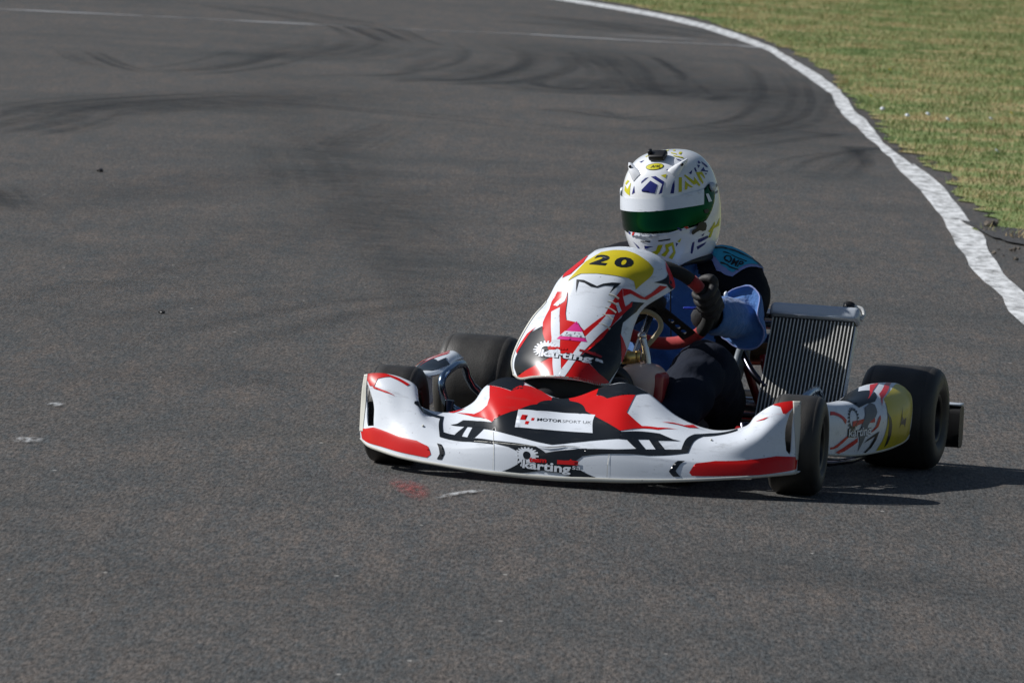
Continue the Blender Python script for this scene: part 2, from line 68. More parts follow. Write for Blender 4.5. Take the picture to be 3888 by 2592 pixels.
DEC = [['bumper','red_graphic','red',1,[[0.125,7.0],[1.0,7.0],[2.007,6.978],[2.755,6.881],[3.46,6.766],[3.283,6.571],[2.759,6.682],[2.204,6.796],[1.351,6.55],[1.116,6.039],[0.725,6.052],[0.365,6.627]],[]],['bumper','red_graphic','red',1,[[0.948,6.072],[1.703,5.763],[2.524,5.547],[1.828,5.601],[1.031,5.885]],[]],['bumper','red_graphic','red',1,[[0.0,3.75],[0.665,3.373],[1.353,3.711],[2.114,3.532],[2.916,3.555],[3.95,3.709],[4.551,3.183],[4.731,2.499],[4.536,2.206],[3.756,2.194],[2.686,2.137],[1.626,2.071],[0.308,1.99]],[]],['bumper','black_graphic','black',1,[[4.994,3.918],[5.218,3.846],[5.399,2.73],[5.293,2.225],[5.064,2.202],[5.167,2.64]],[]],['bumper','black_graphic','black',1,[[3.839,5.895],[5.07,6.79],[5.392,6.495],[5.795,6.367],[5.535,4.789],[6.018,4.654],[6.435,4.411],[7.333,4.049],[7.418,3.797],[6.406,4.166],[5.756,4.336],[5.226,4.418],[5.63,6.079],[5.286,6.128],[4.491,5.855],[3.808,5.729]],[]],['bumper','black_graphic','black',1,[[5.956,5.481],[6.21,5.5],[6.426,5.699],[6.823,5.26],[7.422,4.846],[7.369,4.551],[6.983,4.693],[6.645,4.355],[6.404,4.437],[6.624,4.925],[6.479,5.063],[6.207,4.51],[5.975,4.643],[6.41,5.123]],[]],['bumper','red_graphic','red',1,[[6.0,7.0],[6.375,7.0],[6.655,6.858],[6.366,6.86],[6.172,6.837]],[]],['bumper','black_graphic','black',1,[[8.0,7.0],[8.25,7.0],[8.75,7.0],[9.0,7.0],[9.25,7.0],[9.103,6.35],[8.734,6.169],[8.172,6.842]],[]],['bumper','red_graphic','red',1,[[8.106,6.887],[8.705,6.162],[9.133,6.595],[9.375,6.875],[9.584,6.997],[9.771,6.805],[9.834,6.49],[9.281,5.46],[8.651,5.157],[7.463,4.878],[6.787,5.681],[6.278,6.777],[6.836,5.914],[7.608,5.886],[7.877,6.17]],[]],['bumper','red_graphic','red',1,[[10.03,6.725],[10.125,7.0],[10.375,7.0],[10.625,7.0],[10.738,6.974],[10.825,6.364],[11.318,6.042],[12.508,6.495],[12.288,5.481],[12.994,5.028],[13.516,5.207],[14.128,5.654],[13.521,5.082],[12.042,4.648],[11.246,5.072],[10.841,5.315]],[]],['bumper','black_graphic','black',1,[[10.733,6.999],[11.231,6.938],[12.198,6.986],[12.733,6.963],[13.005,6.977],[12.461,6.465],[11.318,6.042],[10.833,6.391]],[]],['bumper','black_graphic','black',2,[[8.651,5.157],[9.281,5.46],[9.755,6.347],[9.795,6.859],[10.125,7.0],[10.171,6.586],[10.841,5.315],[11.246,5.072],[12.084,4.638],[12.011,4.366],[11.164,4.2],[10.225,4.013],[9.603,3.836],[9.127,3.961],[8.099,4.296],[7.395,4.546],[6.671,4.918],[6.706,5.222],[7.459,4.864]],[]],['bumper','black_graphic','black',1,[[12.039,4.615],[13.592,4.9],[14.024,4.783],[14.285,4.795],[13.493,4.571],[13.705,4.241],[13.363,4.164],[13.18,4.53],[12.744,4.45],[12.995,4.093],[12.635,4.01],[12.274,4.368],[11.967,4.347]],[]],['bumper','black_graphic','black',1,[[10.729,3.584],[11.805,3.771],[12.637,4.028],[12.984,4.073],[14.272,4.384],[14.629,5.685],[14.991,6.216],[15.75,6.875],[15.816,6.566],[14.899,5.651],[14.498,4.285],[13.093,3.636],[12.586,3.557],[11.815,3.297],[10.601,2.908]],[]],['bumper','black_graphic','black',1,[[6.625,4.325],[7.408,4.067],[8.477,3.823],[9.089,3.615],[9.442,3.003],[9.866,3.259],[10.582,3.603],[10.766,3.629],[10.602,2.875],[10.363,2.596],[10.558,2.296],[11.192,1.736],[10.359,1.731],[9.917,2.072],[9.336,2.138],[8.638,1.8],[7.877,1.828],[8.487,2.369],[8.451,2.985],[8.032,3.509],[7.351,3.953],[6.617,4.182]],[]],['bumper','sticker','white',3,[[8.632,5.149],[9.197,5.078],[9.849,5.165],[10.555,5.165],[11.212,5.158],[11.062,4.434],[10.421,4.421],[9.727,4.421],[9.06,4.436],[8.405,4.505]],[]],['bumper','sticker_mark','red',4,[[8.699,4.918],[8.873,4.888],[8.781,4.718],[8.608,4.743]],[]],['bumper','sticker_mark','red',4,[[8.784,4.688],[8.896,4.672],[8.845,4.574],[8.737,4.589]],[]],['bumper','sticker_mark','red',4,[[8.987,4.79],[9.084,4.782],[9.039,4.694],[8.954,4.702]],[]],['bumper','black_graphic','black',1,[[14.147,3.428],[14.4,3.532],[14.094,2.486],[14.264,2.068],[14.028,2.046],[13.862,2.432]],[]],['bumper','red_graphic','red',1,[[14.785,3.294],[15.363,3.842],[16.438,3.882],[17.71,3.873],[18.696,3.537],[19.92,3.091],[19.611,2.098],[17.957,1.912],[16.874,1.789],[15.695,1.957],[14.653,2.126],[14.56,2.396]],[]],['bumper','red_graphic','red',1,[[17.0,7.0],[17.625,7.0],[18.375,7.0],[19.25,7.0],[19.933,6.9],[18.826,5.994],[18.632,6.031],[18.55,6.633],[18.125,7.0],[17.375,7.0]],[]],['bumper','red_graphic','red',1,[[17.01,6.422],[17.83,6.049],[18.484,6.047],[18.757,6.023],[17.519,6.07]],[]],['bumper','red_graphic','red',1,[[13.587,5.689],[13.92,6.104],[14.232,6.325],[14.421,6.857],[14.602,6.663],[14.369,6.266],[14.024,6.091]],[]],['bumper','red_lettering','red',4,[[9.835,2.495],[9.832,2.675],[10.067,2.666],[10.214,2.678],[10.26,2.747],[10.324,2.68],[10.514,2.656],[10.512,2.478],[10.175,2.487]],[]],['panel','black_graphic','black',1,[[1.592,2.665],[0.815,2.392],[0.605,1.661],[0.43,1.22],[0.38,0.571],[0.636,0.15],[1.622,0.467],[2.701,1.077],[3.326,1.33],[2.654,1.934],[1.973,2.371]],[]],['panel','red_graphic','red',2,[[1.081,2.635],[0.815,2.392],[0.622,1.865],[0.449,1.388],[0.253,1.548],[0.357,1.908],[0.561,2.347]],[]],['panel','black_graphic','black',1,[[6.45,4.222],[7.386,4.255],[7.49,3.706],[6.815,3.052],[6.96,2.561],[7.773,1.254],[8.0,1.0],[7.689,0.175],[6.79,0.423],[5.937,0.97],[5.555,1.242],[5.044,1.416],[5.627,1.955],[5.983,2.325],[6.171,2.772],[6.553,3.297]],[]],['panel','red_graphic','red',2,[[6.889,2.557],[7.167,2.401],[7.867,1.924],[8.0,1.125],[7.883,1.178]],[]],['panel','red_graphic','red',2,[[0.628,0.12],[1.993,0.712],[3.358,1.342],[4.812,1.412],[5.581,1.163],[6.382,0.671],[7.885,0.085],[6.892,0.009],[5.621,0.006],[4.003,0.005],[2.009,0.012],[1.082,0.02]],[]],['panel','red_graphic','red',2,[[2.165,4.439],[0.99,4.438],[0.929,3.986],[1.314,3.505],[1.488,2.81],[1.964,2.371],[2.621,1.947],[3.361,1.332],[4.815,1.402],[5.03,1.454],[5.627,1.955],[5.983,2.325],[6.171,2.772],[6.444,3.263],[6.745,3.948],[6.533,4.201],[6.361,3.922],[5.767,4.411],[5.406,4.78],[5.405,4.471],[5.468,3.918],[5.494,3.338],[5.144,2.944],[4.763,2.569],[4.163,2.884],[3.388,2.965],[3.072,3.3],[2.585,3.945]],[]],['panel','red_graphic','red',2,[[5.447,4.765],[5.847,4.78],[6.336,4.662],[6.824,4.553],[6.876,4.838],[6.89,5.475],[7.375,5.564],[7.247,4.981],[7.181,4.44],[6.744,4.443],[6.02,4.593],[5.793,4.414]],[]],['panel','white_stripe','white',3,[[1.71,3.355],[2.255,3.645],[3.036,2.796],[3.509,2.194],[3.919,1.302],[4.089,0.716],[4.246,0.079],[3.69,0.037],[3.376,1.332],[2.843,2.224]],[]],['panel','white_stripe','white',3,[[6.072,3.406],[6.133,2.861],[5.702,2.419],[5.122,1.659],[4.798,1.087],[4.407,0.082],[3.993,0.056],[4.166,0.723],[4.523,1.386],[4.915,2.262],[5.45,2.905],[5.626,3.405]],[]],['panel','white_stripe','white',3,[[1.561,3.93],[1.977,4.232],[2.229,4.372],[2.326,3.993],[1.94,3.7],[1.441,3.758]],[]],['panel','white_stripe','white',3,[[5.662,4.041],[5.785,4.103],[6.315,3.654],[6.21,3.531]],[]],['panel','number_plate','yellow',1,[[1.716,7.03],[3.049,7.241],[4.264,7.241],[5.212,6.959],[5.946,6.659],[6.251,6.384],[6.152,5.581],[6.09,4.828],[5.665,5.243],[5.28,5.348],[4.394,5.389],[3.316,5.408],[2.277,5.35],[1.587,4.925],[1.624,5.434],[1.35,6.156]],[]],['panel','black_graphic','black',1,[[2.329,5.026],[2.88,5.008],[3.588,4.842],[3.995,4.748],[4.24,4.883],[4.675,4.983],[5.157,5.014],[5.064,4.725],[4.966,4.468],[4.898,4.837],[4.369,4.801],[4.058,4.681],[3.611,4.713],[2.996,4.887],[2.573,4.937],[2.725,4.652],[2.868,4.408]],[]],['panel','red_graphic','red',1,[[0.125,6.625],[1.135,6.118],[1.164,5.327],[0.375,5.098],[0.017,5.329],[0.0,6.0],[0.0,6.5]],[]],['panel','red_graphic','red',1,[[7.875,8.0],[8.0,7.0],[8.0,6.0],[7.999,5.57],[7.319,5.935],[7.43,6.638]],[]],['panel','black_graphic','black',1,[[6.506,5.525],[7.33,6.458],[7.904,5.764],[7.874,5.355],[7.228,5.716]],[]],['panel','pink_sticker','pink',4,[[4.134,2.929],[4.65,2.564],[5.163,2.097],[4.295,2.129],[3.256,2.168],[3.743,2.527]],[]],['panel','sticker_panel','white',5,[[3.663,2.492],[4.717,2.492],[4.984,2.26],[3.401,2.291]],[]],['panel','handwriting','grey',6,[[3.751,2.336],[3.902,2.325],[4.119,2.383],[4.153,2.363],[3.913,2.306],[3.758,2.317]],[]],['panel','handwriting','grey',6,[[3.805,2.439],[3.904,2.434],[3.824,2.374],[3.783,2.38]],[]],['panel','handwriting','grey',6,[[4.287,2.39],[4.309,2.464],[4.344,2.458],[4.326,2.377]],[]],['panel','handwriting','grey',6,[[4.467,2.323],[4.55,2.319],[4.551,2.297],[4.468,2.301]],[]],['panel','handwriting','grey',6,[[4.495,2.428],[4.622,2.419],[4.621,2.401],[4.504,2.411]],[]],['panel','red_lettering','darkred',5,[[4.876,1.661],[4.899,1.754],[5.264,1.712],[5.696,1.641],[5.79,1.662],[5.874,1.602],[6.243,1.513],[6.223,1.429],[5.743,1.513],[5.307,1.606]],[]],['pod','black_graphic','black',1,[[2.814,3.921],[3.625,4.875],[3.75,4.25],[3.925,4.171],[3.64,3.815],[3.947,3.481],[3.546,2.996],[3.994,3.319],[3.831,2.904],[3.664,2.692],[3.397,2.713],[3.069,2.577],[2.96,3.057],[2.878,3.53]],[]],['pod','red_graphic','red',1,[[4.373,3.922],[4.873,3.907],[4.027,3.416],[3.481,2.943],[4.008,3.564]],[]],['pod','red_graphic','red',1,[[5.224,3.831],[5.607,3.848],[4.458,3.119],[3.99,2.743],[3.814,2.332],[4.028,3.088],[4.532,3.403]],[]],['pod','yellow_graphic','yellow',1,[[5.862,3.751],[6.375,3.5],[6.881,3.003],[6.118,2.017],[5.726,1.043],[6.09,0.36],[5.341,0.046],[4.5,0.0],[3.714,0.083],[3.854,0.681],[3.941,1.403],[3.963,2.056],[4.035,2.728],[4.562,3.091]],[]],['pod','black_graphic','black',2,[[3.948,1.968],[4.079,1.685],[4.15,1.361],[4.162,0.918],[4.13,0.409],[4.017,0.243],[4.019,0.828],[4.0,1.39]],[]],['pod','black_emblem','black',2,[[4.68,2.104],[4.652,1.642],[4.782,1.473],[4.929,1.556],[4.938,1.337],[4.918,1.122],[4.814,1.267],[4.624,1.302],[4.555,1.154],[4.586,1.545]],[]],['pod','red_graphic','red',1,[[2.119,2.58],[2.276,2.512],[2.431,2.306],[2.537,2.09],[2.599,1.904],[2.575,1.679],[2.483,1.964],[2.369,2.166],[2.223,2.273],[2.087,2.254]],[]],['pod','red_graphic','red',1,[[2.637,1.099],[2.677,1.013],[2.514,0.712],[2.357,0.47],[2.218,0.368],[2.066,0.339],[2.068,0.454],[2.218,0.483],[2.382,0.679],[2.52,0.917]],[]],['pod','red_graphic','red',1,[[2.96,1.007],[2.978,0.784],[2.783,0.516],[2.599,0.278],[2.423,0.127],[2.285,0.164],[2.525,0.436],[2.765,0.769]],[]],['pod','black_graphic','black',1,[[3.667,1.194],[3.6,0.772],[3.494,0.363],[3.342,0.12],[3.261,0.161],[3.409,0.431],[3.545,0.982],[3.188,0.687],[3.304,0.888],[3.507,1.074]],[]],['pod','red_graphic','red',2,[[3.675,1.924],[3.68,1.738],[3.604,1.399],[3.412,1.196],[3.382,1.223],[3.516,1.439],[3.591,1.763]],[]],['pod','red_graphic','red',2,[[2.763,1.818],[3.146,1.884],[3.479,1.836],[3.477,1.637],[3.242,1.656],[3.021,1.658],[2.764,1.535]],[]],['pod','scuff','grey',3,[[3.481,2.701],[3.591,2.531],[3.58,2.113],[3.494,1.872],[3.323,1.716],[3.247,1.539],[3.216,1.097],[3.111,0.608],[3.026,0.223],[3.045,0.686],[2.991,1.131],[3.051,1.613],[3.175,2.063],[3.232,2.505]],[]],['helmet','visor','visor',3,[[12.308,6.143],[12.723,6.147],[14.327,6.207],[15.629,6.348],[16.493,6.494],[17.184,6.765],[17.732,6.712],[17.89,6.155],[17.569,5.565],[17.005,4.952],[16.373,4.478],[15.414,4.248],[14.674,4.138],[13.451,4.027],[12.252,4.008],[11.748,4.008],[10.549,4.027],[9.326,4.138],[8.586,4.248],[7.627,4.478],[6.995,4.952],[6.431,5.565],[6.11,6.155],[6.268,6.712],[6.816,6.765],[7.507,6.494],[8.371,6.348],[9.673,6.207],[11.277,6.147],[11.692,6.143]],[]],['helmet','visor_strip','white',5,[[12.311,6.209],[12.729,6.226],[14.338,6.293],[15.456,6.399],[16.401,6.49],[16.181,5.492],[14.649,5.449],[13.088,5.379],[12.279,5.36],[11.721,5.36],[10.912,5.379],[9.351,5.449],[7.819,5.492],[7.599,6.49],[8.544,6.399],[9.662,6.293],[11.271,6.226],[11.689,6.209]],[]],['helmet','visor_hinge','grey',5,[[17.444,6.809],[17.877,6.698],[17.976,6.416],[17.674,6.209],[17.284,6.213],[17.134,6.429],[17.222,6.692]],[]],['helmet','visor_tab','white',5,[[16.512,6.157],[16.813,6.16],[17.124,5.611],[16.73,5.584]],[]],['helmet','visor_stud','plastic',5,[[16.165,5.135],[16.545,5.16],[16.7,5.013],[16.457,4.869],[16.197,4.939]],[]],['helmet','sticker','white',5,[[9.651,4.221],[10.85,4.112],[12.166,4.012],[13.451,4.04],[14.754,4.283],[14.792,4.145],[13.446,3.889],[12.151,3.835],[10.813,3.909],[9.748,4.033]],[]],['helmet','sticker_mark','navy',6,[[9.694,4.204],[9.906,4.197],[9.911,4.017],[9.729,4.025]],[]],['helmet','sticker_mark','red',6,[[10.217,4.172],[10.462,4.155],[10.259,3.969],[10.073,3.98]],[]],['helmet','sticker_mark','navy',6,[[13.925,4.269],[14.063,4.287],[14.328,4.09],[14.175,4.066]],[]],['helmet','sticker_mark','red',6,[[14.43,4.284],[14.692,4.301],[14.793,4.169],[14.612,4.138]],[]],['helmet','visor_latch','plastic',6,[[15.592,4.408],[15.867,4.457],[16.263,4.372],[16.344,4.182],[16.243,3.895],[15.96,3.857],[15.676,3.961],[15.328,3.825],[15.093,3.705],[14.992,3.83],[15.075,4.03],[15.412,4.124]],[]],['helmet','chin_vent','black',2,[[10.835,3.542],[11.793,3.518],[11.771,3.401],[10.81,3.458]],[]],['helmet','chin_vent','black',2,[[12.474,3.513],[13.447,3.58],[13.425,3.467],[12.487,3.412]],[]],['helmet','navy_graphic','navy',1,[[11.923,7.462],[12.586,7.124],[12.311,6.559],[11.16,6.715],[11.114,6.831]],[]],['helmet','navy_graphic','navy',1,[[11.935,7.747],[12.382,7.775],[13.152,7.317],[12.931,6.553],[12.627,6.473],[12.969,7.131],[12.917,7.195]],[]],['helmet','navy_graphic','navy',1,[[11.022,7.278],[11.573,7.633],[11.728,7.724],[11.394,7.672],[11.04,7.43]],[]],['helmet','navy_graphic','navy',1,[[14.007,7.358],[13.982,6.965],[13.857,6.459],[13.571,6.467],[13.789,7.041]],[]],['helmet','navy_graphic','navy',1,[[10.284,7.137],[10.409,6.671],[10.073,6.559]],[]],['helmet','navy_graphic','navy',1,[[10.788,8.289],[11.01,8.069],[10.857,8.073]],[]],['helmet','navy_graphic','navy',1,[[15.861,7.969],[15.6,7.634],[15.41,7.755]],[]],['helmet','navy_graphic','navy',1,[[16.324,8.141],[16.305,7.778],[16.129,7.78],[16.128,8.087]],[]],['helmet','navy_graphic','navy',1,[[16.713,8.331],[17.098,8.247],[16.665,8.026]],[]],['helmet','navy_graphic','navy',1,[[17.437,8.679],[17.426,8.415],[16.986,8.402],[17.093,8.583]],[]],['helmet','navy_graphic','navy',1,[[17.475,8.05],[17.46,7.757],[17.956,7.673],[17.801,7.585],[17.218,7.696],[16.746,7.781]],[]],['helmet','navy_graphic','navy',1,[[17.781,8.549],[18.36,8.112],[18.346,7.921],[17.976,7.959],[17.658,8.306]],[]],['helmet','navy_graphic','navy',1,[[13.549,8.314],[13.517,8.169],[13.337,8.165]],[]],['helmet','navy_graphic','navy',1,[[17.218,7.577],[17.527,7.479],[17.263,7.424]],[]],['helmet','navy_graphic','navy',1,[[14.568,9.282],[15.171,8.984],[15.043,8.935],[14.695,9.069]],[]],['helmet','navy_graphic','navy',1,[[9.739,9.105],[10.381,9.374],[10.199,9.058]],[]],['helmet','navy_graphic','navy',1,[[18.482,6.614],[19.192,6.643],[19.216,6.468],[18.256,6.405]],[]],['helmet','navy_graphic','navy',1,[[18.147,6.158],[18.827,6.212],[18.742,6.047],[18.072,6.021]],[]],['helmet','yellow_graphic','lime',1,[[12.855,7.814],[13.406,7.876],[13.266,7.568]],[]],['helmet','yellow_graphic','lime',1,[[14.419,7.526],[14.679,7.517],[14.496,6.517],[14.221,6.508]],[]],['helmet','yellow_graphic','lime',1,[[14.899,7.244],[15.11,7.009],[15.506,6.733],[15.271,6.713],[15.059,6.865],[14.956,6.629],[14.736,6.608]],[]],['helmet','yellow_graphic','lime',1,[[15.013,7.679],[15.24,7.493],[15.698,7.131],[15.805,7.433],[15.98,7.195],[16.262,6.771],[16.085,6.717],[15.887,6.929],[15.62,6.867],[15.488,6.971],[14.879,7.626]],[]],['helmet','yellow_graphic','lime',1,[[16.134,7.744],[16.905,7.712],[17.033,7.24],[16.913,7.189],[16.674,7.502],[16.472,7.524],[16.659,6.908],[16.525,6.832],[16.247,7.166]],[]],['helmet','yellow_graphic','lime',1,[[14.388,10.537],[15.109,10.068],[15.028,9.855],[14.281,10.305]],[]],['helmet','yellow_graphic','lime',1,[[16.104,10.412],[16.467,10.263],[15.546,9.773],[15.37,10.024]],[]],['helmet','yellow_graphic','lime',1,[[14.459,9.816],[15.573,9.363],[15.517,9.157],[14.432,9.666]],[]],['helmet','yellow_graphic','lime',1,[[16.451,11.374],[16.712,11.186],[15.528,10.794],[15.179,10.961]],[]],['helmet','yellow_graphic','lime',1,[[9.12,11.149],[10.75,11.625],[15.375,11.75],[14.15,11.247],[11.252,11.141],[10.716,10.816]],[]],['helmet','yellow_graphic','lime',1,[[9.114,7.55],[9.495,7.465],[8.993,7.177],[8.715,7.257]],[]],['helmet','yellow_graphic','lime',1,[[8.806,7.14],[9.37,6.891],[9.775,7.377],[9.792,6.473],[9.358,6.577],[8.775,6.785]],[]],['helmet','yellow_graphic','lime',1,[[9.754,9.898],[10.12,10.367],[10.303,10.053],[10.06,9.792]],[]],['helmet','badge_rim','black',1.4,[[13.147,8.604],[13.115,8.688],[13.016,8.766],[12.853,8.834],[12.638,8.885],[12.382,8.914],[12.105,8.917],[11.83,8.894],[11.581,8.848],[11.378,8.783],[11.234,8.705],[11.162,8.622],[11.162,8.539],[11.234,8.462],[11.367,8.394],[11.547,8.34],[11.763,8.302],[12.0,8.281],[12.245,8.279],[12.481,8.296],[12.697,8.331],[12.883,8.382],[13.025,8.447],[13.116,8.523]],[]],['helmet','badge','lime',1.8,[[13.077,8.603],[13.045,8.676],[12.953,8.743],[12.802,8.802],[12.605,8.845],[12.372,8.868],[12.119,8.87],[11.866,8.851],[11.637,8.811],[11.45,8.754],[11.315,8.688],[11.247,8.615],[11.244,8.543],[11.307,8.475],[11.426,8.416],[11.592,8.369],[11.79,8.335],[12.011,8.318],[12.239,8.317],[12.459,8.332],[12.66,8.363],[12.832,8.408],[12.965,8.466],[13.049,8.532]],[]],['helmet','navy_graphic','navy',1,[[9.747,3.501],[10.316,3.139],[10.523,2.875],[10.318,2.871]],[]],['helmet','navy_graphic','navy',1,[[11.104,3.14],[11.979,3.037],[11.069,2.878]],[]],['helmet','navy_graphic','navy',1,[[13.84,3.209],[14.035,3.107],[13.864,2.896]],[]],['helmet','navy_graphic','navy',1,[[15.183,3.046],[15.374,3.102],[15.305,2.479],[15.219,2.154],[15.061,2.236],[15.093,2.669]],[]],['helmet','navy_graphic','navy',1,[[15.71,3.263],[16.645,3.429],[16.801,3.246],[15.834,2.957],[15.654,3.023]],[]],['helmet','navy_graphic','navy',1,[[15.572,2.673],[16.61,2.935],[16.415,2.709],[15.7,2.405]],[]],['helmet','navy_graphic','navy',1,[[16.278,3.67],[16.139,3.452],[15.93,3.519]],[]],['helmet','yellow_graphic','lime',1,[[13.961,3.277],[14.296,3.527],[14.157,3.19]],[]],['helmet','yellow_graphic','lime',1,[[12.403,3.13],[12.832,3.141],[12.493,2.669],[12.172,2.492],[11.573,2.639],[12.147,2.751]],[]],['helmet','yellow_graphic','lime',1,[[12.997,3.128],[13.647,3.27],[13.792,2.487],[13.451,2.031],[13.163,2.204],[13.593,2.579],[13.511,3.005],[13.218,2.886],[13.315,2.674],[12.868,2.31],[12.532,2.439],[13.024,2.699]],[]],['helmet','yellow_graphic','lime',1,[[17.543,4.31],[17.63,4.149],[16.864,3.637],[16.667,3.736]],[]],['helmet','yellow_graphic','lime',1,[[18.624,4.456],[18.531,3.968],[17.405,3.87],[17.081,3.211],[16.735,3.255],[17.237,4.025],[17.915,4.091]],[]],['bumper','scratch','grey',5,[[9.128,3.595],[9.462,3.561],[9.784,3.666],[10.002,3.774],[10.364,3.748],[10.582,3.673],[10.365,3.671],[10.112,3.708],[9.858,3.573],[9.501,3.464]],[]],['bumper','seam_line','edge',1,[[6.616,4.161],[7.403,3.963],[8.257,3.758],[9.089,3.615],[9.09,3.577],[8.257,3.715],[7.402,3.931],[6.614,4.134]],[]],['bumper','seam_line','edge',1,[[7.435,4.478],[7.408,4.067],[7.448,1.885],[7.469,1.889],[7.434,4.064],[7.459,4.473]],[]],['bumper','seam_line','edge',1,[[11.577,3.196],[11.543,2.541],[11.555,1.827],[11.577,1.829],[11.565,2.543],[11.599,3.201]],[]]]
TXT = [['bumper','lettering','MOTOR','black',4,[[9.149,4.684],[9.98,4.692],[10.007,4.797],[9.176,4.785]],{'bold':0.02}],['bumper','lettering','SPORT UK','grey',4,[[10.006,4.692],[11.089,4.75],[11.112,4.853],[10.027,4.794]],{}],['bumper','gear_logo','@gear','white',3,[[8.411,2.21],[9.253,2.179],[9.201,3.374],[8.362,3.51]],{}],['bumper','lettering_outline','karting','black',3,[[8.651,2.054],[10.308,1.892],[10.294,2.549],[8.649,2.6]],{'bold':0.09}],['bumper','lettering','karting','white',4,[[8.678,2.079],[10.295,1.916],[10.283,2.531],[8.679,2.585]],{'bold':0.03}],['bumper','lettering','team','red',4,[[8.901,2.494],[9.492,2.515],[9.494,2.706],[8.907,2.735]],{'bold':0.05}],['bumper','lettering','sa','white',4,[[10.332,2.278],[10.603,2.253],[10.608,2.399],[10.336,2.439]],{}],['panel','race_number','2','black',2,[[2.17,5.931],[3.463,5.909],[3.506,6.614],[1.718,6.732]],{'bold':0.05}],['panel','race_number','0','black',2,[[3.912,5.899],[4.981,5.933],[5.011,6.635],[3.748,6.585]],{'bold':0.05}],['panel','gear_logo','@gear','white',4,[[1.909,1.236],[3.779,1.374],[3.466,2.098],[1.617,2.063]],{}],['panel','lettering_outline','karting','black',4,[[2.492,1.176],[5.788,1.091],[5.814,1.484],[2.36,1.693]],{'bold':0.09}],['panel','lettering','karting','white',5,[[2.537,1.207],[5.758,1.117],[5.8,1.467],[2.428,1.677]],{'bold':0.03}],['panel','lettering','team','red',5,[[2.844,1.651],[4.202,1.689],[4.168,1.838],[2.786,1.857]],{'bold':0.08}],['panel','lettering','sa','white',5,[[5.91,1.271],[6.418,1.19],[6.41,1.311],[5.904,1.407]],{'bold':0.05}],['pod','lettering_outline','karting','black',2,[[2.644,0.924],[3.384,0.914],[3.369,1.569],[2.642,1.469]],{'bold':0.09}],['pod','lettering','karting','white',4,[[2.667,0.969],[3.366,0.951],[3.356,1.553],[2.667,1.448]],{'bold':0.02}],['pod','gear_logo','@gearline','black',2,[[2.595,1.326],[2.909,1.317],[3.004,2.633],[2.685,2.765]],{}],['helmet','lettering','Darcy Le Tallec','black',6,[[10.988,3.971],[13.373,3.98],[13.378,4.13],[11.01,4.11]],{}],['helmet','lettering','Arai','black',2.2,[[11.749,8.457],[12.766,8.518],[12.789,8.772],[11.717,8.705]],{'shear':0.3,'bold':0.01}]]
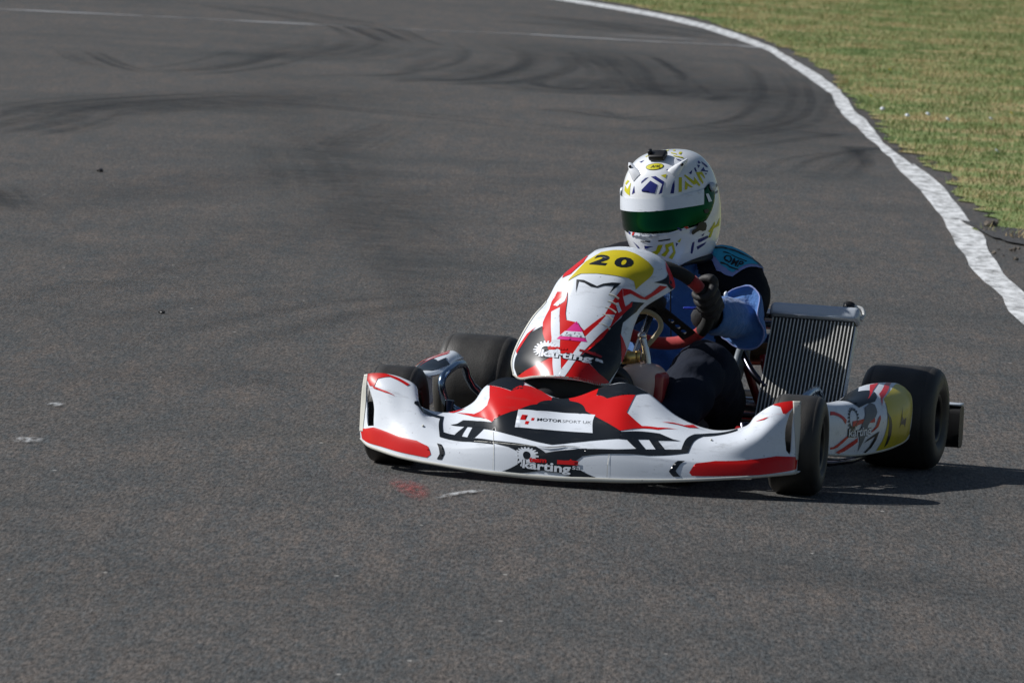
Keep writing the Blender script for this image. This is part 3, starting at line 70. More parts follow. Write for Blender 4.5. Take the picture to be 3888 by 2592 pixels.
TR = {'in':[[-1.06,50.813],[-0.642,49.031],[-0.072,46.3],[0.31,43.62],[0.59,40.59],[0.784,38.325],[0.823,37.477],[0.903,35.221],[1.008,32.339],[1.071,30.252],[1.107,28.934],[1.094,26.725],[1.113,25.235],[1.148,24.012],[1.16,22.537],[1.2,21.328],[1.23,19.921],[1.224,19.283],[1.241,18.436],[1.275,16.491],[1.284,15.251],[1.288,13.481],[1.287,12.612],[1.279,11.295],[1.275,10.204],[1.288,9.126],[1.312,8.203],[1.311,7.383],[1.329,6.687]],'out':[[-0.876,51.241],[-0.351,49.12],[0.114,46.695],[0.404,44.479],[0.604,42.394],[0.758,40.435],[0.871,38.647],[0.989,35.713],[1.114,32.511],[1.173,30.411],[1.199,28.43],[1.192,26.417],[1.235,24.505],[1.244,22.997],[1.248,21.801],[1.292,20.512],[1.326,19.048],[1.339,19.423],[1.35,18.829],[1.391,17.716],[1.413,16.353],[1.406,15.328],[1.408,13.756],[1.419,12.697],[1.397,11.323],[1.391,10.152],[1.4,9.378],[1.416,8.58]],'grass':[[-0.671,51.72],[-0.197,49.463],[0.265,46.793],[0.611,43.238],[0.84,40.179],[0.987,38.693],[1.097,35.652],[1.197,32.91],[1.208,30.063],[1.248,28.206],[1.276,26.128],[1.31,23.621],[1.309,21.88],[1.378,20.361],[1.406,19.144],[1.417,19.934],[1.418,19.044],[1.478,18.007],[1.465,16.528],[1.486,15.196],[1.524,14.13],[1.483,13.633],[1.455,12.828],[1.549,12.18],[1.575,12.025]],'cross':[[-5.202,37.976],[-4.345,38.22],[-3.78,38.362],[-3.272,38.379],[-2.734,38.459],[-1.789,38.6],[-1.048,38.945],[-0.091,38.852],[0.558,39.007],[0.766,38.698]],'cross2':[[-0.44,39.754],[-0.095,40.05],[0.253,39.98],[0.597,39.548]],'band':[[1.0,0.32,[[-3.34,39.559],[-2.309,25.301],[-1.555,15.751],[-0.906,8.486],[-0.513,4.036]]],[2.2,0.7,[[-1.835,40.031],[-0.734,36.177],[0.229,30.963],[0.878,25.716],[0.439,20.77],[-0.482,19.05]]],[1.6,0.6,[[-1.916,32.972],[-0.932,29.948],[-0.059,28.816],[0.475,25.144]]],[1.2,0.5,[[-2.645,9.182],[-2.267,12.395],[-1.63,14.767],[-0.825,14.844]]],[0.4,0.22,[[-1.786,17.905],[-1.145,10.723],[-0.701,5.599]]],[1.4,0.5,[[-3.697,20.434],[-2.89,20.977],[-2.063,23.511],[-1.432,27.462]]],[1.2,0.35,[[-1.896,1.167],[-1.275,2.312],[-0.882,2.253]]],[1.0,0.35,[[-0.056,-3.298],[0.44,-2.829],[0.928,-3.05]]],[1.2,0.3,[[-1.451,-3.591],[-0.915,-3.581],[-0.418,-4.136]]],[2.6,0.55,[[-1.331,30.149],[-0.733,28.226],[-0.054,28.12],[0.639,29.582],[1.032,28.255]]],[1.6,0.45,[[-3.406,18.004],[-3.017,21.316],[-2.388,23.277],[-1.712,25.795]]],[1.2,0.4,[[-1.287,33.958],[-0.674,33.565],[-0.212,32.019]]],[1.0,0.35,[[-2.204,4.77],[-1.518,9.072],[-0.982,13.438],[-0.024,17.599]]],[0.6,0.15,[[-1.732,19.603],[-1.127,12.141],[-0.656,6.105],[-0.472,4.069]]]],'skid':[[0.35,0.75,[[-3.406,18.004],[-3.259,19.082],[-3.203,20.557],[-2.923,22.062],[-2.411,23.674],[-2.027,23.819]]],[0.25,0.7,[[-3.295,17.045],[-3.181,18.168],[-3.091,19.619]]],[0.5,0.6,[[-2.774,30.009],[-2.599,30.656],[-2.277,32.233],[-2.186,34.547],[-2.257,37.051]]],[0.3,1.0,[[-2.498,39.458],[-2.288,38.242],[-2.051,36.125],[-1.847,34.621]]],[0.5,0.7,[[-1.69,27.026],[-1.571,27.63],[-1.239,28.502],[-1.008,31.229],[-1.008,34.245],[-1.29,36.512]]],[0.12,0.45,[[-2.189,21.529],[-1.846,18.41],[-1.501,15.092],[-1.24,11.872]]],[0.12,0.45,[[-2.07,22.362],[-1.66,18.107],[-1.378,15.935],[-1.029,12.098]]],[0.2,0.25,[[-1.959,18.818],[-1.63,15.166],[-1.44,11.66]]],[0.2,0.35,[[-1.582,16.409],[-1.503,18.998],[-1.365,21.727]]],[0.16,0.8,[[-2.856,12.438],[-2.707,11.424],[-2.548,10.142]]],[0.2,0.5,[[-3.999,30.382],[-3.599,27.737],[-3.244,26.167]]],[0.3,0.5,[[-3.307,26.273],[-2.982,27.455],[-2.754,29.662],[-2.649,33.408]]],[0.25,0.6,[[-4.322,38.692],[-4.006,38.678],[-3.608,38.496],[-3.184,38.71]]],[0.4,0.5,[[-3.915,43.347],[-3.26,41.728],[-2.623,39.876],[-2.208,38.403]]],[0.3,0.9,[[-0.533,35.83],[-0.383,34.816],[-0.262,32.851],[-0.178,31.189],[-0.177,28.315]]],[0.5,0.7,[[-0.951,28.276],[-0.649,27.203],[-0.298,28.127],[-0.119,30.854]]],[0.25,0.9,[[0.254,26.912],[0.349,27.418],[0.423,28.467]]],[0.28,0.7,[[-0.016,23.656],[0.3,22.86],[0.58,24.17],[0.726,26.717],[0.796,29.826],[0.759,33.643],[0.554,36.217]]],[0.28,0.7,[[0.083,21.402],[0.32,22.148],[0.635,23.621],[0.887,25.41]]],[0.3,0.5,[[-0.842,23.766],[-0.54,24.201],[-0.162,23.452],[0.208,24.45]]],[0.5,0.5,[[-1.305,45.489],[-0.643,44.039],[0.078,41.554],[0.581,39.522]]],[0.4,0.6,[[-1.247,42.781],[-0.621,42.076],[-0.092,40.607]]],[0.3,0.6,[[-0.146,33.519],[0.014,28.224],[0.214,27.034]]],[0.25,0.6,[[0.691,16.476],[0.913,19.282],[1.184,21.172],[1.216,18.676]]],[0.05,0.6,[[-1.917,5.916],[-1.716,7.444],[-1.429,8.979]]],[0.06,0.5,[[-1.244,10.129],[-0.936,7.098],[-0.702,4.712]]],[0.06,0.5,[[-1.227,12.78],[-0.961,11.081],[-0.72,9.248]]],[0.1,0.5,[[-1.591,13.963],[-1.095,9.489],[-0.759,5.55]]],[0.12,0.45,[[-0.502,-3.351],[-0.37,-2.462],[-0.246,-2.006]]],[0.35,0.35,[[-3.37,17.403],[-2.489,22.206],[-1.258,22.041],[-0.032,20.164]]],[0.4,0.35,[[-0.031,19.623],[0.705,22.874],[1.122,21.651]]],[0.6,0.35,[[-1.976,2.877],[-1.477,5.63],[-0.927,6.85]]]],'wpatch':[[[-1.655,-0.302],[-1.625,-0.254],[-1.583,-0.268],[-1.578,-0.376],[-1.61,-0.425],[-1.64,-0.418]],
[[-1.669,0.865],[-1.629,0.926],[-1.612,0.859],[-1.641,0.775]],
[[-0.499,-1.283],[-0.449,-1.14],[-0.401,-1.061],[-0.395,-1.107],[-0.446,-1.237],[-0.502,-1.369]]],'rpatch':[[-0.636,-0.97],[-0.6,-0.896],[-0.545,-1.039],[-0.526,-1.299],[-0.547,-1.458],[-0.584,-1.336],[-0.618,-1.172]],'bits':[[-2.517,13.936],[-1.614,4.825]],'flowers':[[1.342,25.686],[1.467,24.823],[1.603,25.234],[1.698,24.572],[1.973,25.038],[1.811,20.38],[2.147,26.18],[1.327,27.846],[1.606,33.441]],'edge':[[1.482,13.239],[1.488,12.767],[1.524,12.43],[1.491,10.902],[1.494,11.503]]}
HP = [[-0.3,-0.03,0.682],[0.9913,-0.1112,-0.0698],[0.1191,0.9854,0.1216],[0.0552,-0.1288,0.9901]]
HOLE = [[[0.33,6.351],[0.605,6.001],[0.881,5.281],[1.135,4.669],[1.352,3.894],[0.837,3.803],[0.592,4.459],[0.403,5.165]],
[[19.446,6.428],[19.099,6.016],[18.733,5.18],[18.494,4.581],[18.413,4.138],[18.657,3.835],[18.823,4.026],[19.117,4.718],[19.371,5.616]]]
ANC = {'mount':[12.353,9.672],'ductl':[14.363,8.179],'ductr':[9.914,8.099],'pivot':[17.509,6.541],'tab':[16.775,5.891]}
LOUV = [[[4.974,4.478],[5.303,4.46],[5.673,4.31]],
[[5.189,4.17],[5.529,4.136],[5.875,3.969]],
[[5.289,3.85],[5.672,3.79],[6.052,3.562]],
[[5.368,3.457],[5.715,3.399],[6.096,3.185]],
[[5.41,2.979],[5.783,2.925],[6.166,2.749]]]
BOLT = [[4.378,4.771],[15.211,5.357]]

# ------------------------------------------------------------------ helpers
def _w(t,n):
    t=np.clip(np.asarray(t,float),0,n-1-1e-9); i=np.floor(t).astype(int); f=t-i
    w=np.stack([-.5*f+f*f-.5*f**3, 1-2.5*f*f+1.5*f**3, .5*f+2*f*f-1.5*f**3, -.5*f*f+.5*f**3],-1)
    return i,w
def surf_eval(S,u,v):
    """Catmull-Rom patch: S[nv][nu][3] control points, u across, v along."""
    S=np.asarray(S,float); nv,nu,_=S.shape
    E=np.empty((nv+2,nu+2,3)); E[1:-1,1:-1]=S
    E[0,1:-1]=2*S[0]-S[1]; E[-1,1:-1]=2*S[-1]-S[-2]
    E[:,0]=2*E[:,1]-E[:,2]; E[:,-1]=2*E[:,-2]-E[:,-3]
    i,wu=_w(u,nu); j,wv=_w(v,nv)
    out=0
    for b in range(4):
        for a in range(4):
            out=out+(wu[...,a]*wv[...,b])[...,None]*E[j+b,i+a]
    return out

def link(o,parent=None):
    COL.objects.link(o)
    if parent is not None: o.parent=parent
    return o
def empty(name,label=None,cat=None,parent=None,loc=(0,0,0),rz=0,group=None):
    o=bpy.data.objects.new(name,None); o.empty_display_size=.1; o.location=loc; o.rotation_euler=(0,0,rz)
    if label: o['label']=label
    if cat: o['category']=cat
    if group: o['group']=group
    return link(o,parent)
def mobj(name,V,F,mat,parent=None,smooth=True,off=None,sharp=None):
    me=bpy.data.meshes.new(name)
    V=np.asarray(V,float).reshape(-1,3)
    if off is not None: V=V-np.asarray(off)
    me.from_pydata(V.tolist(),[],[tuple(int(i) for i in f) for f in F])
    if mat is not None: me.materials.append(mat)
    if smooth:
        me.polygons.foreach_set('use_smooth',[True]*len(me.polygons))
        if sharp: me.set_sharp_from_angle(angle=math.radians(sharp))
    me.update()
    return link(bpy.data.objects.new(name,me),parent)
def cat(parts):
    V=[];F=[];n=0
    for v,f in parts:
        v=np.asarray(v).reshape(-1,3); V.append(v); F+= [tuple(i+n for i in q) for q in f]; n+=len(v)
    return np.concatenate(V),F
def crpath(P,n=8,closed=False):
    P=np.asarray(P,float)
    if len(P)<3 and not closed:
        t=np.linspace(0,1,n+1)[:,None]; return P[0]*(1-t)+P[-1]*t
    E=np.vstack([P[-1],P,P[0],P[1]]) if closed else np.vstack([2*P[0]-P[1],P,2*P[-1]-P[-2]])
    m=len(P) if closed else len(P)-1
    out=[]
    for i in range(m):
        a,b,c,e=E[i:i+4]
        for k in range(n):
            t=k/n; out.append(.5*((2*b)+(-a+c)*t+(2*a-5*b+4*c-e)*t*t+(-a+3*b-3*c+e)*t**3))
    if not closed: out.append(P[-1])
    return np.array(out)
def tube(P,r,seg=12,n=8,smooth=True,cap=True,closed=False,ell=None):
    """swept tube; r a number or one radius per control point; ell=(sx,sy) flattening"""
    P=np.asarray(P,float); R=np.full(len(P),r,float) if np.isscalar(r) else np.asarray(r,float)
    if smooth:
        Q=crpath(np.hstack([P,R[:,None]]),n,closed); P,R=Q[:,:3],Q[:,3]
    m=len(P); V=[];F=[]
    T=np.gradient(P,axis=0) if not closed else (np.roll(P,-1,0)-np.roll(P,1,0))
    T/=np.maximum(np.linalg.norm(T,axis=1)[:,None],1e-9)
    a=np.array([0,0,1.]) if abs(T[0][2])<.9 else np.array([1.,0,0])
    N=a-T[0]*a.dot(T[0]); N/=np.linalg.norm(N)
    for i in range(m):
        N=N-T[i]*N.dot(T[i]); N/=np.linalg.norm(N); B=np.cross(T[i],N)
        for k in range(seg):
            t=2*math.pi*k/seg; V.append(P[i]+R[i]*(N*math.cos(t)*(ell[0] if ell else 1)+B*math.sin(t)*(ell[1] if ell else 1)))
    for i in range(m if closed else m-1):
        j=(i+1)%m
        for k in range(seg):
            l=(k+1)%seg; F.append((i*seg+k,i*seg+l,j*seg+l,j*seg+k))
    if cap and not closed: F.append(tuple(range(seg))[::-1]); F.append(tuple((m-1)*seg+k for k in range(seg)))
    return np.array(V),F
def lathe(prof,seg=48,axis='y',c=(0,0,0)):
    V=[];F=[];m=len(prof)
    for k in range(seg):
        t=2*math.pi*k/seg
        for r,h in prof:
            p={'y':(r*math.cos(t),h,r*math.sin(t)),'z':(r*math.cos(t),r*math.sin(t),h),'x':(h,r*math.cos(t),r*math.sin(t))}[axis]
            V.append([p[i]+c[i] for i in range(3)])
    for k in range(seg):
        l=(k+1)%seg
        for i in range(m-1): F.append((k*m+i,l*m+i,l*m+i+1,k*m+i+1))
    return np.array(V),F
def box(size,c=(0,0,0),R=None,bev=.004,seg=2):
    bm=bmesh.new(); bmesh.ops.create_cube(bm,size=1)
    for v in bm.verts: v.co=Vector((v.co.x*size[0],v.co.y*size[1],v.co.z*size[2]))
    if bev: bmesh.ops.bevel(bm,geom=list(bm.edges),offset=bev,segments=seg,affect='EDGES',profile=.5)
    bm.verts.index_update()
    V=np.array([v.co[:] for v in bm.verts]); F=[tuple(v.index for v in f.verts) for f in bm.faces]; bm.free()
    if R is not None: V=V@np.asarray(R).T
    return V+np.asarray(c),F
def ico(r,c,sub=2):
    bm=bmesh.new(); bmesh.ops.create_icosphere(bm,subdivisions=sub,radius=1); bm.verts.index_update()
    V=np.array([v.co[:] for v in bm.verts])*np.asarray(r)+np.asarray(c); F=[tuple(v.index for v in f.verts) for f in bm.faces]; bm.free(); return V,F
def remesh(name,parts,mat,parent,vox,off=None,smooth=6):
    V,F=cat(parts); me=bpy.data.meshes.new(name+'_raw')
    me.from_pydata((V-(np.asarray(off) if off is not None else 0)).tolist(),[],F)
    o=bpy.data.objects.new(name+'_raw',me); COL.objects.link(o)
    m=o.modifiers.new('r','REMESH'); m.mode='VOXEL'; m.voxel_size=vox; m.use_smooth_shade=True
    s=o.modifiers.new('s','SMOOTH'); s.iterations=smooth; s.factor=.5
    dg=bpy.context.evaluated_depsgraph_get(); dg.update()
    nm=bpy.data.meshes.new_from_object(o.evaluated_get(dg)); nm.name=name
    bpy.data.objects.remove(o); bpy.data.meshes.remove(me)
    nm.materials.clear()
    for x in (mat if isinstance(mat,list) else [mat]): nm.materials.append(x)
    nm.polygons.foreach_set('use_smooth',[True]*len(nm.polygons))
    return link(bpy.data.objects.new(name,nm),parent)
def inside(P,poly):
    P=np.asarray(P,float); poly=np.asarray(poly,float); c=np.zeros(len(P),bool); j=len(poly)-1
    for i in range(len(poly)):
        a,b=poly[i],poly[j]
        if a[1]!=b[1]:
            h=((a[1]>P[:,1])!=(b[1]>P[:,1])) & (P[:,0]<(b[0]-a[0])*(P[:,1]-a[1])/(b[1]-a[1])+a[0]); c^=h
        j=i
    return c
def densify(poly,step):
    out=[]
    for i in range(len(poly)):
        a=np.array(poly[i],float);b=np.array(poly[(i+1)%len(poly)],float); n=max(1,int(np.ceil(np.abs(b-a).max()/step)))
        out+= [tuple(a+(b-a)*k/n) for k in range(n)]
    return out
def cdt(poly,holes,step):
    """triangulate a 2-D outline with holes, with a regular grid of points inside"""
    loops=[densify(l,step) for l in [poly]+list(holes)]
    pts=[];edges=[]
    for l in loops:
        b=len(pts); pts+=l; edges+=[(b+i,b+(i+1)%len(l)) for i in range(len(l))]
    a=np.array(poly); lo=np.floor(a.min(0)/step)*step; hi=a.max(0)
    gx,gy=np.meshgrid(np.arange(lo[0],hi[0]+step,step),np.arange(lo[1],hi[1]+step,step)); G=np.stack([gx.ravel(),gy.ravel()],1)
    k=inside(G,poly)
    for h in holes: k&=~inside(G,h)
    pts+= [tuple(p) for p in G[k]]
    r=delaunay_2d_cdt([Vector(p) for p in pts],edges,[],0,1e-5)
    V=np.array([v[:] for v in r[0]]); F=np.array([f for f in r[2] if len(f)==3]); c=V[F].mean(1)
    k=inside(c,poly)
    for h in holes: k&=~inside(c,h)
    return V,F[k]
SIGN={'bumper':1,'panel':1,'pod':1,'helmet':1}
def snorm(S,u,v,e=.03):
    nv,nu,_=np.asarray(S).shape
    du=surf_eval(S,np.clip(u+e,0,nu-1),v)-surf_eval(S,np.clip(u-e,0,nu-1),v)
    dv=surf_eval(S,u,np.clip(v+e,0,nv-1))-surf_eval(S,u,np.clip(v-e,0,nv-1))
    n=np.cross(du,dv); return n/np.maximum(np.linalg.norm(n,axis=-1,keepdims=True),1e-9)
def onsurf(sn,UV,off):
    S=SURF[sn]; nv=len(S); nu=len(S[0]); u=np.clip(UV[:,0],0,nu-1); v=np.clip(UV[:,1],0,nv-1)
    return surf_eval(S,u,v)+snorm(S,u,v)*off*SIGN[sn]
def patch(sn,name,poly,holes,mat,parent,off=0.0,step=.125,shift=None,mirror=False,thick=None):
    UV,F=cdt(poly,holes,step); P=onsurf(sn,UV,off)
    if mirror: P=P*[1,-1,1]; F=F[:,::-1]
    o=mobj(name,P,F,mat,parent,off=shift)
    if thick:
        m=o.modifiers.new('t','SOLIDIFY'); m.thickness=thick; m.offset=-1
    return o
def gear_poly(n=18,r0=.40,r1=.5,hole=.2):
    out=[]
    for k in range(n):
        for t,r in ((-.32,r0),(-.2,r1),(.2,r1),(.32,r0)):
            a=2*math.pi*(k+t)/n; out.append((.5+r*math.cos(a),.5+r*math.sin(a)))
    return out,[(.5+hole*math.cos(a),.5+hole*math.sin(a)) for a in np.linspace(0,2*math.pi,20,endpoint=False)]
def glyphs(s,bold=0,shear=0,step=.12):
    """flat triangles of a line of text scaled to the unit square"""
    c=bpy.data.curves.new('t','FONT'); c.body=s; c.fill_mode='FRONT'; c.offset=bold; c.shear=shear; c.resolution_u=3
    o=bpy.data.objects.new('t',c); COL.objects.link(o); dg=bpy.context.evaluated_depsgraph_get(); dg.update()
    me=bpy.data.meshes.new_from_object(o.evaluated_get(dg)); bm=bmesh.new(); bm.from_mesh(me)
    bmesh.ops.triangulate(bm,faces=list(bm.faces))
    for _ in range(3):
        e=[x for x in bm.edges if x.calc_length()>step]
        if not e: break
        bmesh.ops.subdivide_edges(bm,edges=e,cuts=1); bmesh.ops.triangulate(bm,faces=list(bm.faces))
    bm.verts.index_update(); V=np.array([v.co[:2] for v in bm.verts]); F=np.array([[v.index for v in f.verts] for f in bm.faces]); bm.free()
    bpy.data.objects.remove(o); bpy.data.curves.remove(c); bpy.data.meshes.remove(me)
    lo,hi=V.min(0),V.max(0); return (V-lo)/(hi-lo),F
def quadmap(q,T):
    q=np.asarray(q); s,t=T[:,:1],T[:,1:2]
    return q[0]*(1-s)*(1-t)+q[1]*s*(1-t)+q[2]*s*t+q[3]*(1-s)*t

# ------------------------------------------------------------------ materials
def nodes(name):
    m=bpy.data.materials.new(name); m.use_nodes=True; nt=m.node_tree; b=nt.nodes['Principled BSDF']; return m,nt,b
def mat(name,col,rough=.5,metal=0,coat=0,var=.12,vscale=9,bump=0,bscale=200,spec=.5,trans=0,sheen=0,dist=.002,grime=0):
    m,nt,b=nodes(name); N=nt.nodes; L=nt.links
    b.inputs['Roughness'].default_value=rough; b.inputs['Metallic'].default_value=metal
    b.inputs['Coat Weight'].default_value=coat; b.inputs['Coat Roughness'].default_value=.06
    b.inputs['Specular IOR Level'].default_value=spec; b.inputs['Transmission Weight'].default_value=trans
    b.inputs['Sheen Weight'].default_value=sheen
    tc=N.new('ShaderNodeTexCoord'); no=N.new('ShaderNodeTexNoise'); no.inputs['Scale'].default_value=vscale; no.inputs['Detail'].default_value=6
    L.new(tc.outputs['Object'],no.inputs['Vector'])
    mx=N.new('ShaderNodeMix'); mx.data_type='RGBA'; mx.inputs[6].default_value=(*[c*(1-var) for c in col],1); mx.inputs[7].default_value=(*[min(1,c*(1+var)) for c in col],1)
    L.new(no.outputs[0],mx.inputs[0]); L.new(mx.outputs[2],b.inputs['Base Color'])
    if grime:      # rubber smears, scratches and stone chips
        g=N.new('ShaderNodeMapping'); g.inputs['Scale'].default_value=(1,.35,1.6); L.new(tc.outputs['Object'],g.inputs['Vector'])
        gn=N.new('ShaderNodeTexNoise'); gn.inputs['Scale'].default_value=26; gn.inputs['Detail'].default_value=9; gn.inputs['Roughness'].default_value=.72; L.new(g.outputs[0],gn.inputs['Vector'])
        gr=N.new('ShaderNodeMapRange'); gr.inputs[1].default_value=.56; gr.inputs[2].default_value=.74; gr.inputs[4].default_value=grime; L.new(gn.outputs[0],gr.inputs[0])
        vo=N.new('ShaderNodeTexVoronoi'); vo.inputs['Scale'].default_value=34; L.new(tc.outputs['Object'],vo.inputs['Vector'])
        vr=N.new('ShaderNodeMapRange'); vr.inputs[1].default_value=.10; vr.inputs[2].default_value=.05; vr.inputs[4].default_value=grime*.9; L.new(vo.outputs['Distance'],vr.inputs[0])
        ad=N.new('ShaderNodeMath'); ad.operation='MAXIMUM'; L.new(gr.outputs[0],ad.inputs[0]); L.new(vr.outputs[0],ad.inputs[1])
        m2=N.new('ShaderNodeMix'); m2.data_type='RGBA'; m2.inputs[7].default_value=(.10,.095,.085,1); L.new(ad.outputs[0],m2.inputs[0]); L.new(mx.outputs[2],m2.inputs[6]); L.new(m2.outputs[2],b.inputs['Base Color'])
    rr=N.new('ShaderNodeMapRange'); rr.inputs[3].default_value=max(.02,rough-.06); rr.inputs[4].default_value=min(1,rough+.1); L.new(no.outputs[0],rr.inputs[0]); L.new(rr.outputs[0],b.inputs['Roughness'])
    if bump:
        n2=N.new('ShaderNodeTexNoise'); n2.inputs['Scale'].default_value=bscale; n2.inputs['Detail'].default_value=4; L.new(tc.outputs['Object'],n2.inputs['Vector'])
        bp=N.new('ShaderNodeBump'); bp.inputs['Strength'].default_value=bump; bp.inputs['Distance'].default_value=dist; L.new(n2.outputs[0],bp.inputs['Height']); L.new(bp.outputs[0],b.inputs['Normal'])
    return m
MT=dict(
 white=mat('white_plastic',(.73,.78,.85),.25,coat=.2,var=.04,grime=.42),
 edge=mat('bare_plastic',(.58,.58,.53),.5,var=.1,grime=.5),
 red=mat('red_vinyl',(.60,.009,.008),.28,coat=.08,spec=.35,var=.08,grime=.25),
 darkred=mat('dark_red_vinyl',(.30,.01,.012),.3,coat=.3,var=.06),
 black=mat('black_vinyl',(.009,.012,.016),.3,coat=.06,spec=.35,var=.2,grime=.25),
 yellow=mat('yellow_vinyl',(.56,.46,.012),.32,coat=.1,spec=.35,var=.05,grime=.25),
 lime=mat('lime_vinyl',(.58,.54,.015),.3,coat=.1,spec=.35,var=.05),
 navy=mat('navy_vinyl',(.015,.022,.17),.3,coat=.1,spec=.35,var=.1),
 pink=mat('pink_vinyl',(.75,.03,.27),.35,var=.05),
 grey=mat('grey_ink',(.16,.17,.18),.5,var=.3,vscale=60),
 visor=mat('green_mirror',(.003,.050,.020),.03,metal=.95,var=.85,vscale=7),
 helmet=mat('helmet_shell',(.82,.85,.89),.16,coat=.6,var=.02),
 rubber=mat('tyre_rubber',(.032,.030,.027),.5,var=.45,vscale=30,bump=.35,bscale=260,dist=.0015),
 rim=mat('black_rim',(.02,.02,.021),.35,metal=.6,var=.2),
 steel=mat('polished_steel',(.55,.55,.56),.22,metal=1,var=.1),
 alu=mat('aluminium',(.55,.60,.66),.42,metal=.25,var=.06,bump=.1,bscale=120),
 core=mat('radiator_core',(.030,.029,.026),.6,metal=.1,var=.5,vscale=60,bump=.6,bscale=400),
 fin=mat('radiator_tube',(.66,.66,.63),.45,metal=.0,var=.15,vscale=80),
 bluebar=mat('blue_chrome',(.30,.40,.52),.2,metal=1,var=.2),
 bluepipe=mat('blue_paint',(.01,.02,.15),.3,coat=.4),
 darkbar=mat('black_chrome',(.06,.06,.08),.2,metal=1,var=.2),
 frame=mat('red_frame',(.36,.012,.012),.33,coat=.4),
 brass=mat('brass',(.55,.38,.14),.3,metal=1,var=.15),
 hose=mat('tan_hose',(.34,.28,.16),.45,var=.15),
 clear=mat('clear_hose',(.62,.63,.62),.25,var=.1),
 copper=mat('scorched_exhaust',(.30,.17,.10),.35,metal=.8,var=.4,vscale=20),
 tank=mat('sunlit_tank',(.68,.50,.42),.3,var=.1,coat=.2),  # tank's sunlit side, the light put into the base colour
 tankshade=mat('shaded_tank_side',(.36,.03,.03),.3,coat=.2),  # same tank's shaded side, the shade put into the base colour
 seat=mat('seat_shell',(.17,.20,.23),.42,var=.25,vscale=40,bump=.4,bscale=300),
 tray=mat('floor_tray',(.03,.03,.032),.5,metal=.4,var=.3),
 engine=mat('engine_casting',(.09,.09,.095),.5,metal=.6,var=.4,vscale=30,bump=.4,bscale=90),
 plastic=mat('black_plastic',(.007,.007,.008),.42,var=.3),
 suit_dark=mat('navy_cloth',(.010,.014,.026),.85,var=.3,bump=.35,bscale=38,spec=.2,sheen=.0,dist=.012),
 suit_black=mat('black_cloth',(.006,.007,.011),.85,var=.3,bump=.35,bscale=30,spec=.2,sheen=.0,dist=.012),
 suit_blue=mat('blue_cloth',(.050,.14,.35),.75,var=.15,bump=.4,bscale=28,sheen=.2,dist=.014),
 sleeve=mat('light_blue_cloth',(.066,.165,.41),.85,spec=.2,var=.18,bump=.8,bscale=40,sheen=.2,dist=.01),
 lilac=mat('lilac_piping',(.25,.30,.58),.7),
 cyan=mat('cyan_patch',(.03,.36,.55),.7,var=.1,bump=.3,bscale=60),
 glove=mat('black_glove',(.012,.012,.014),.65,var=.4,vscale=40,bump=.5,bscale=120),
 gripred=mat('red_suede',(.34,.012,.014),.8,var=.2,vscale=60,bump=.3,bscale=300,sheen=.3),
 gripblack=mat('black_suede',(.012,.012,.012),.8,var=.2,vscale=60,bump=.3,bscale=300),
 button=mat('blue_button',(.01,.03,.35),.25,coat=.5),
 shoe=mat('black_shoe',(.014,.014,.015),.5),
)
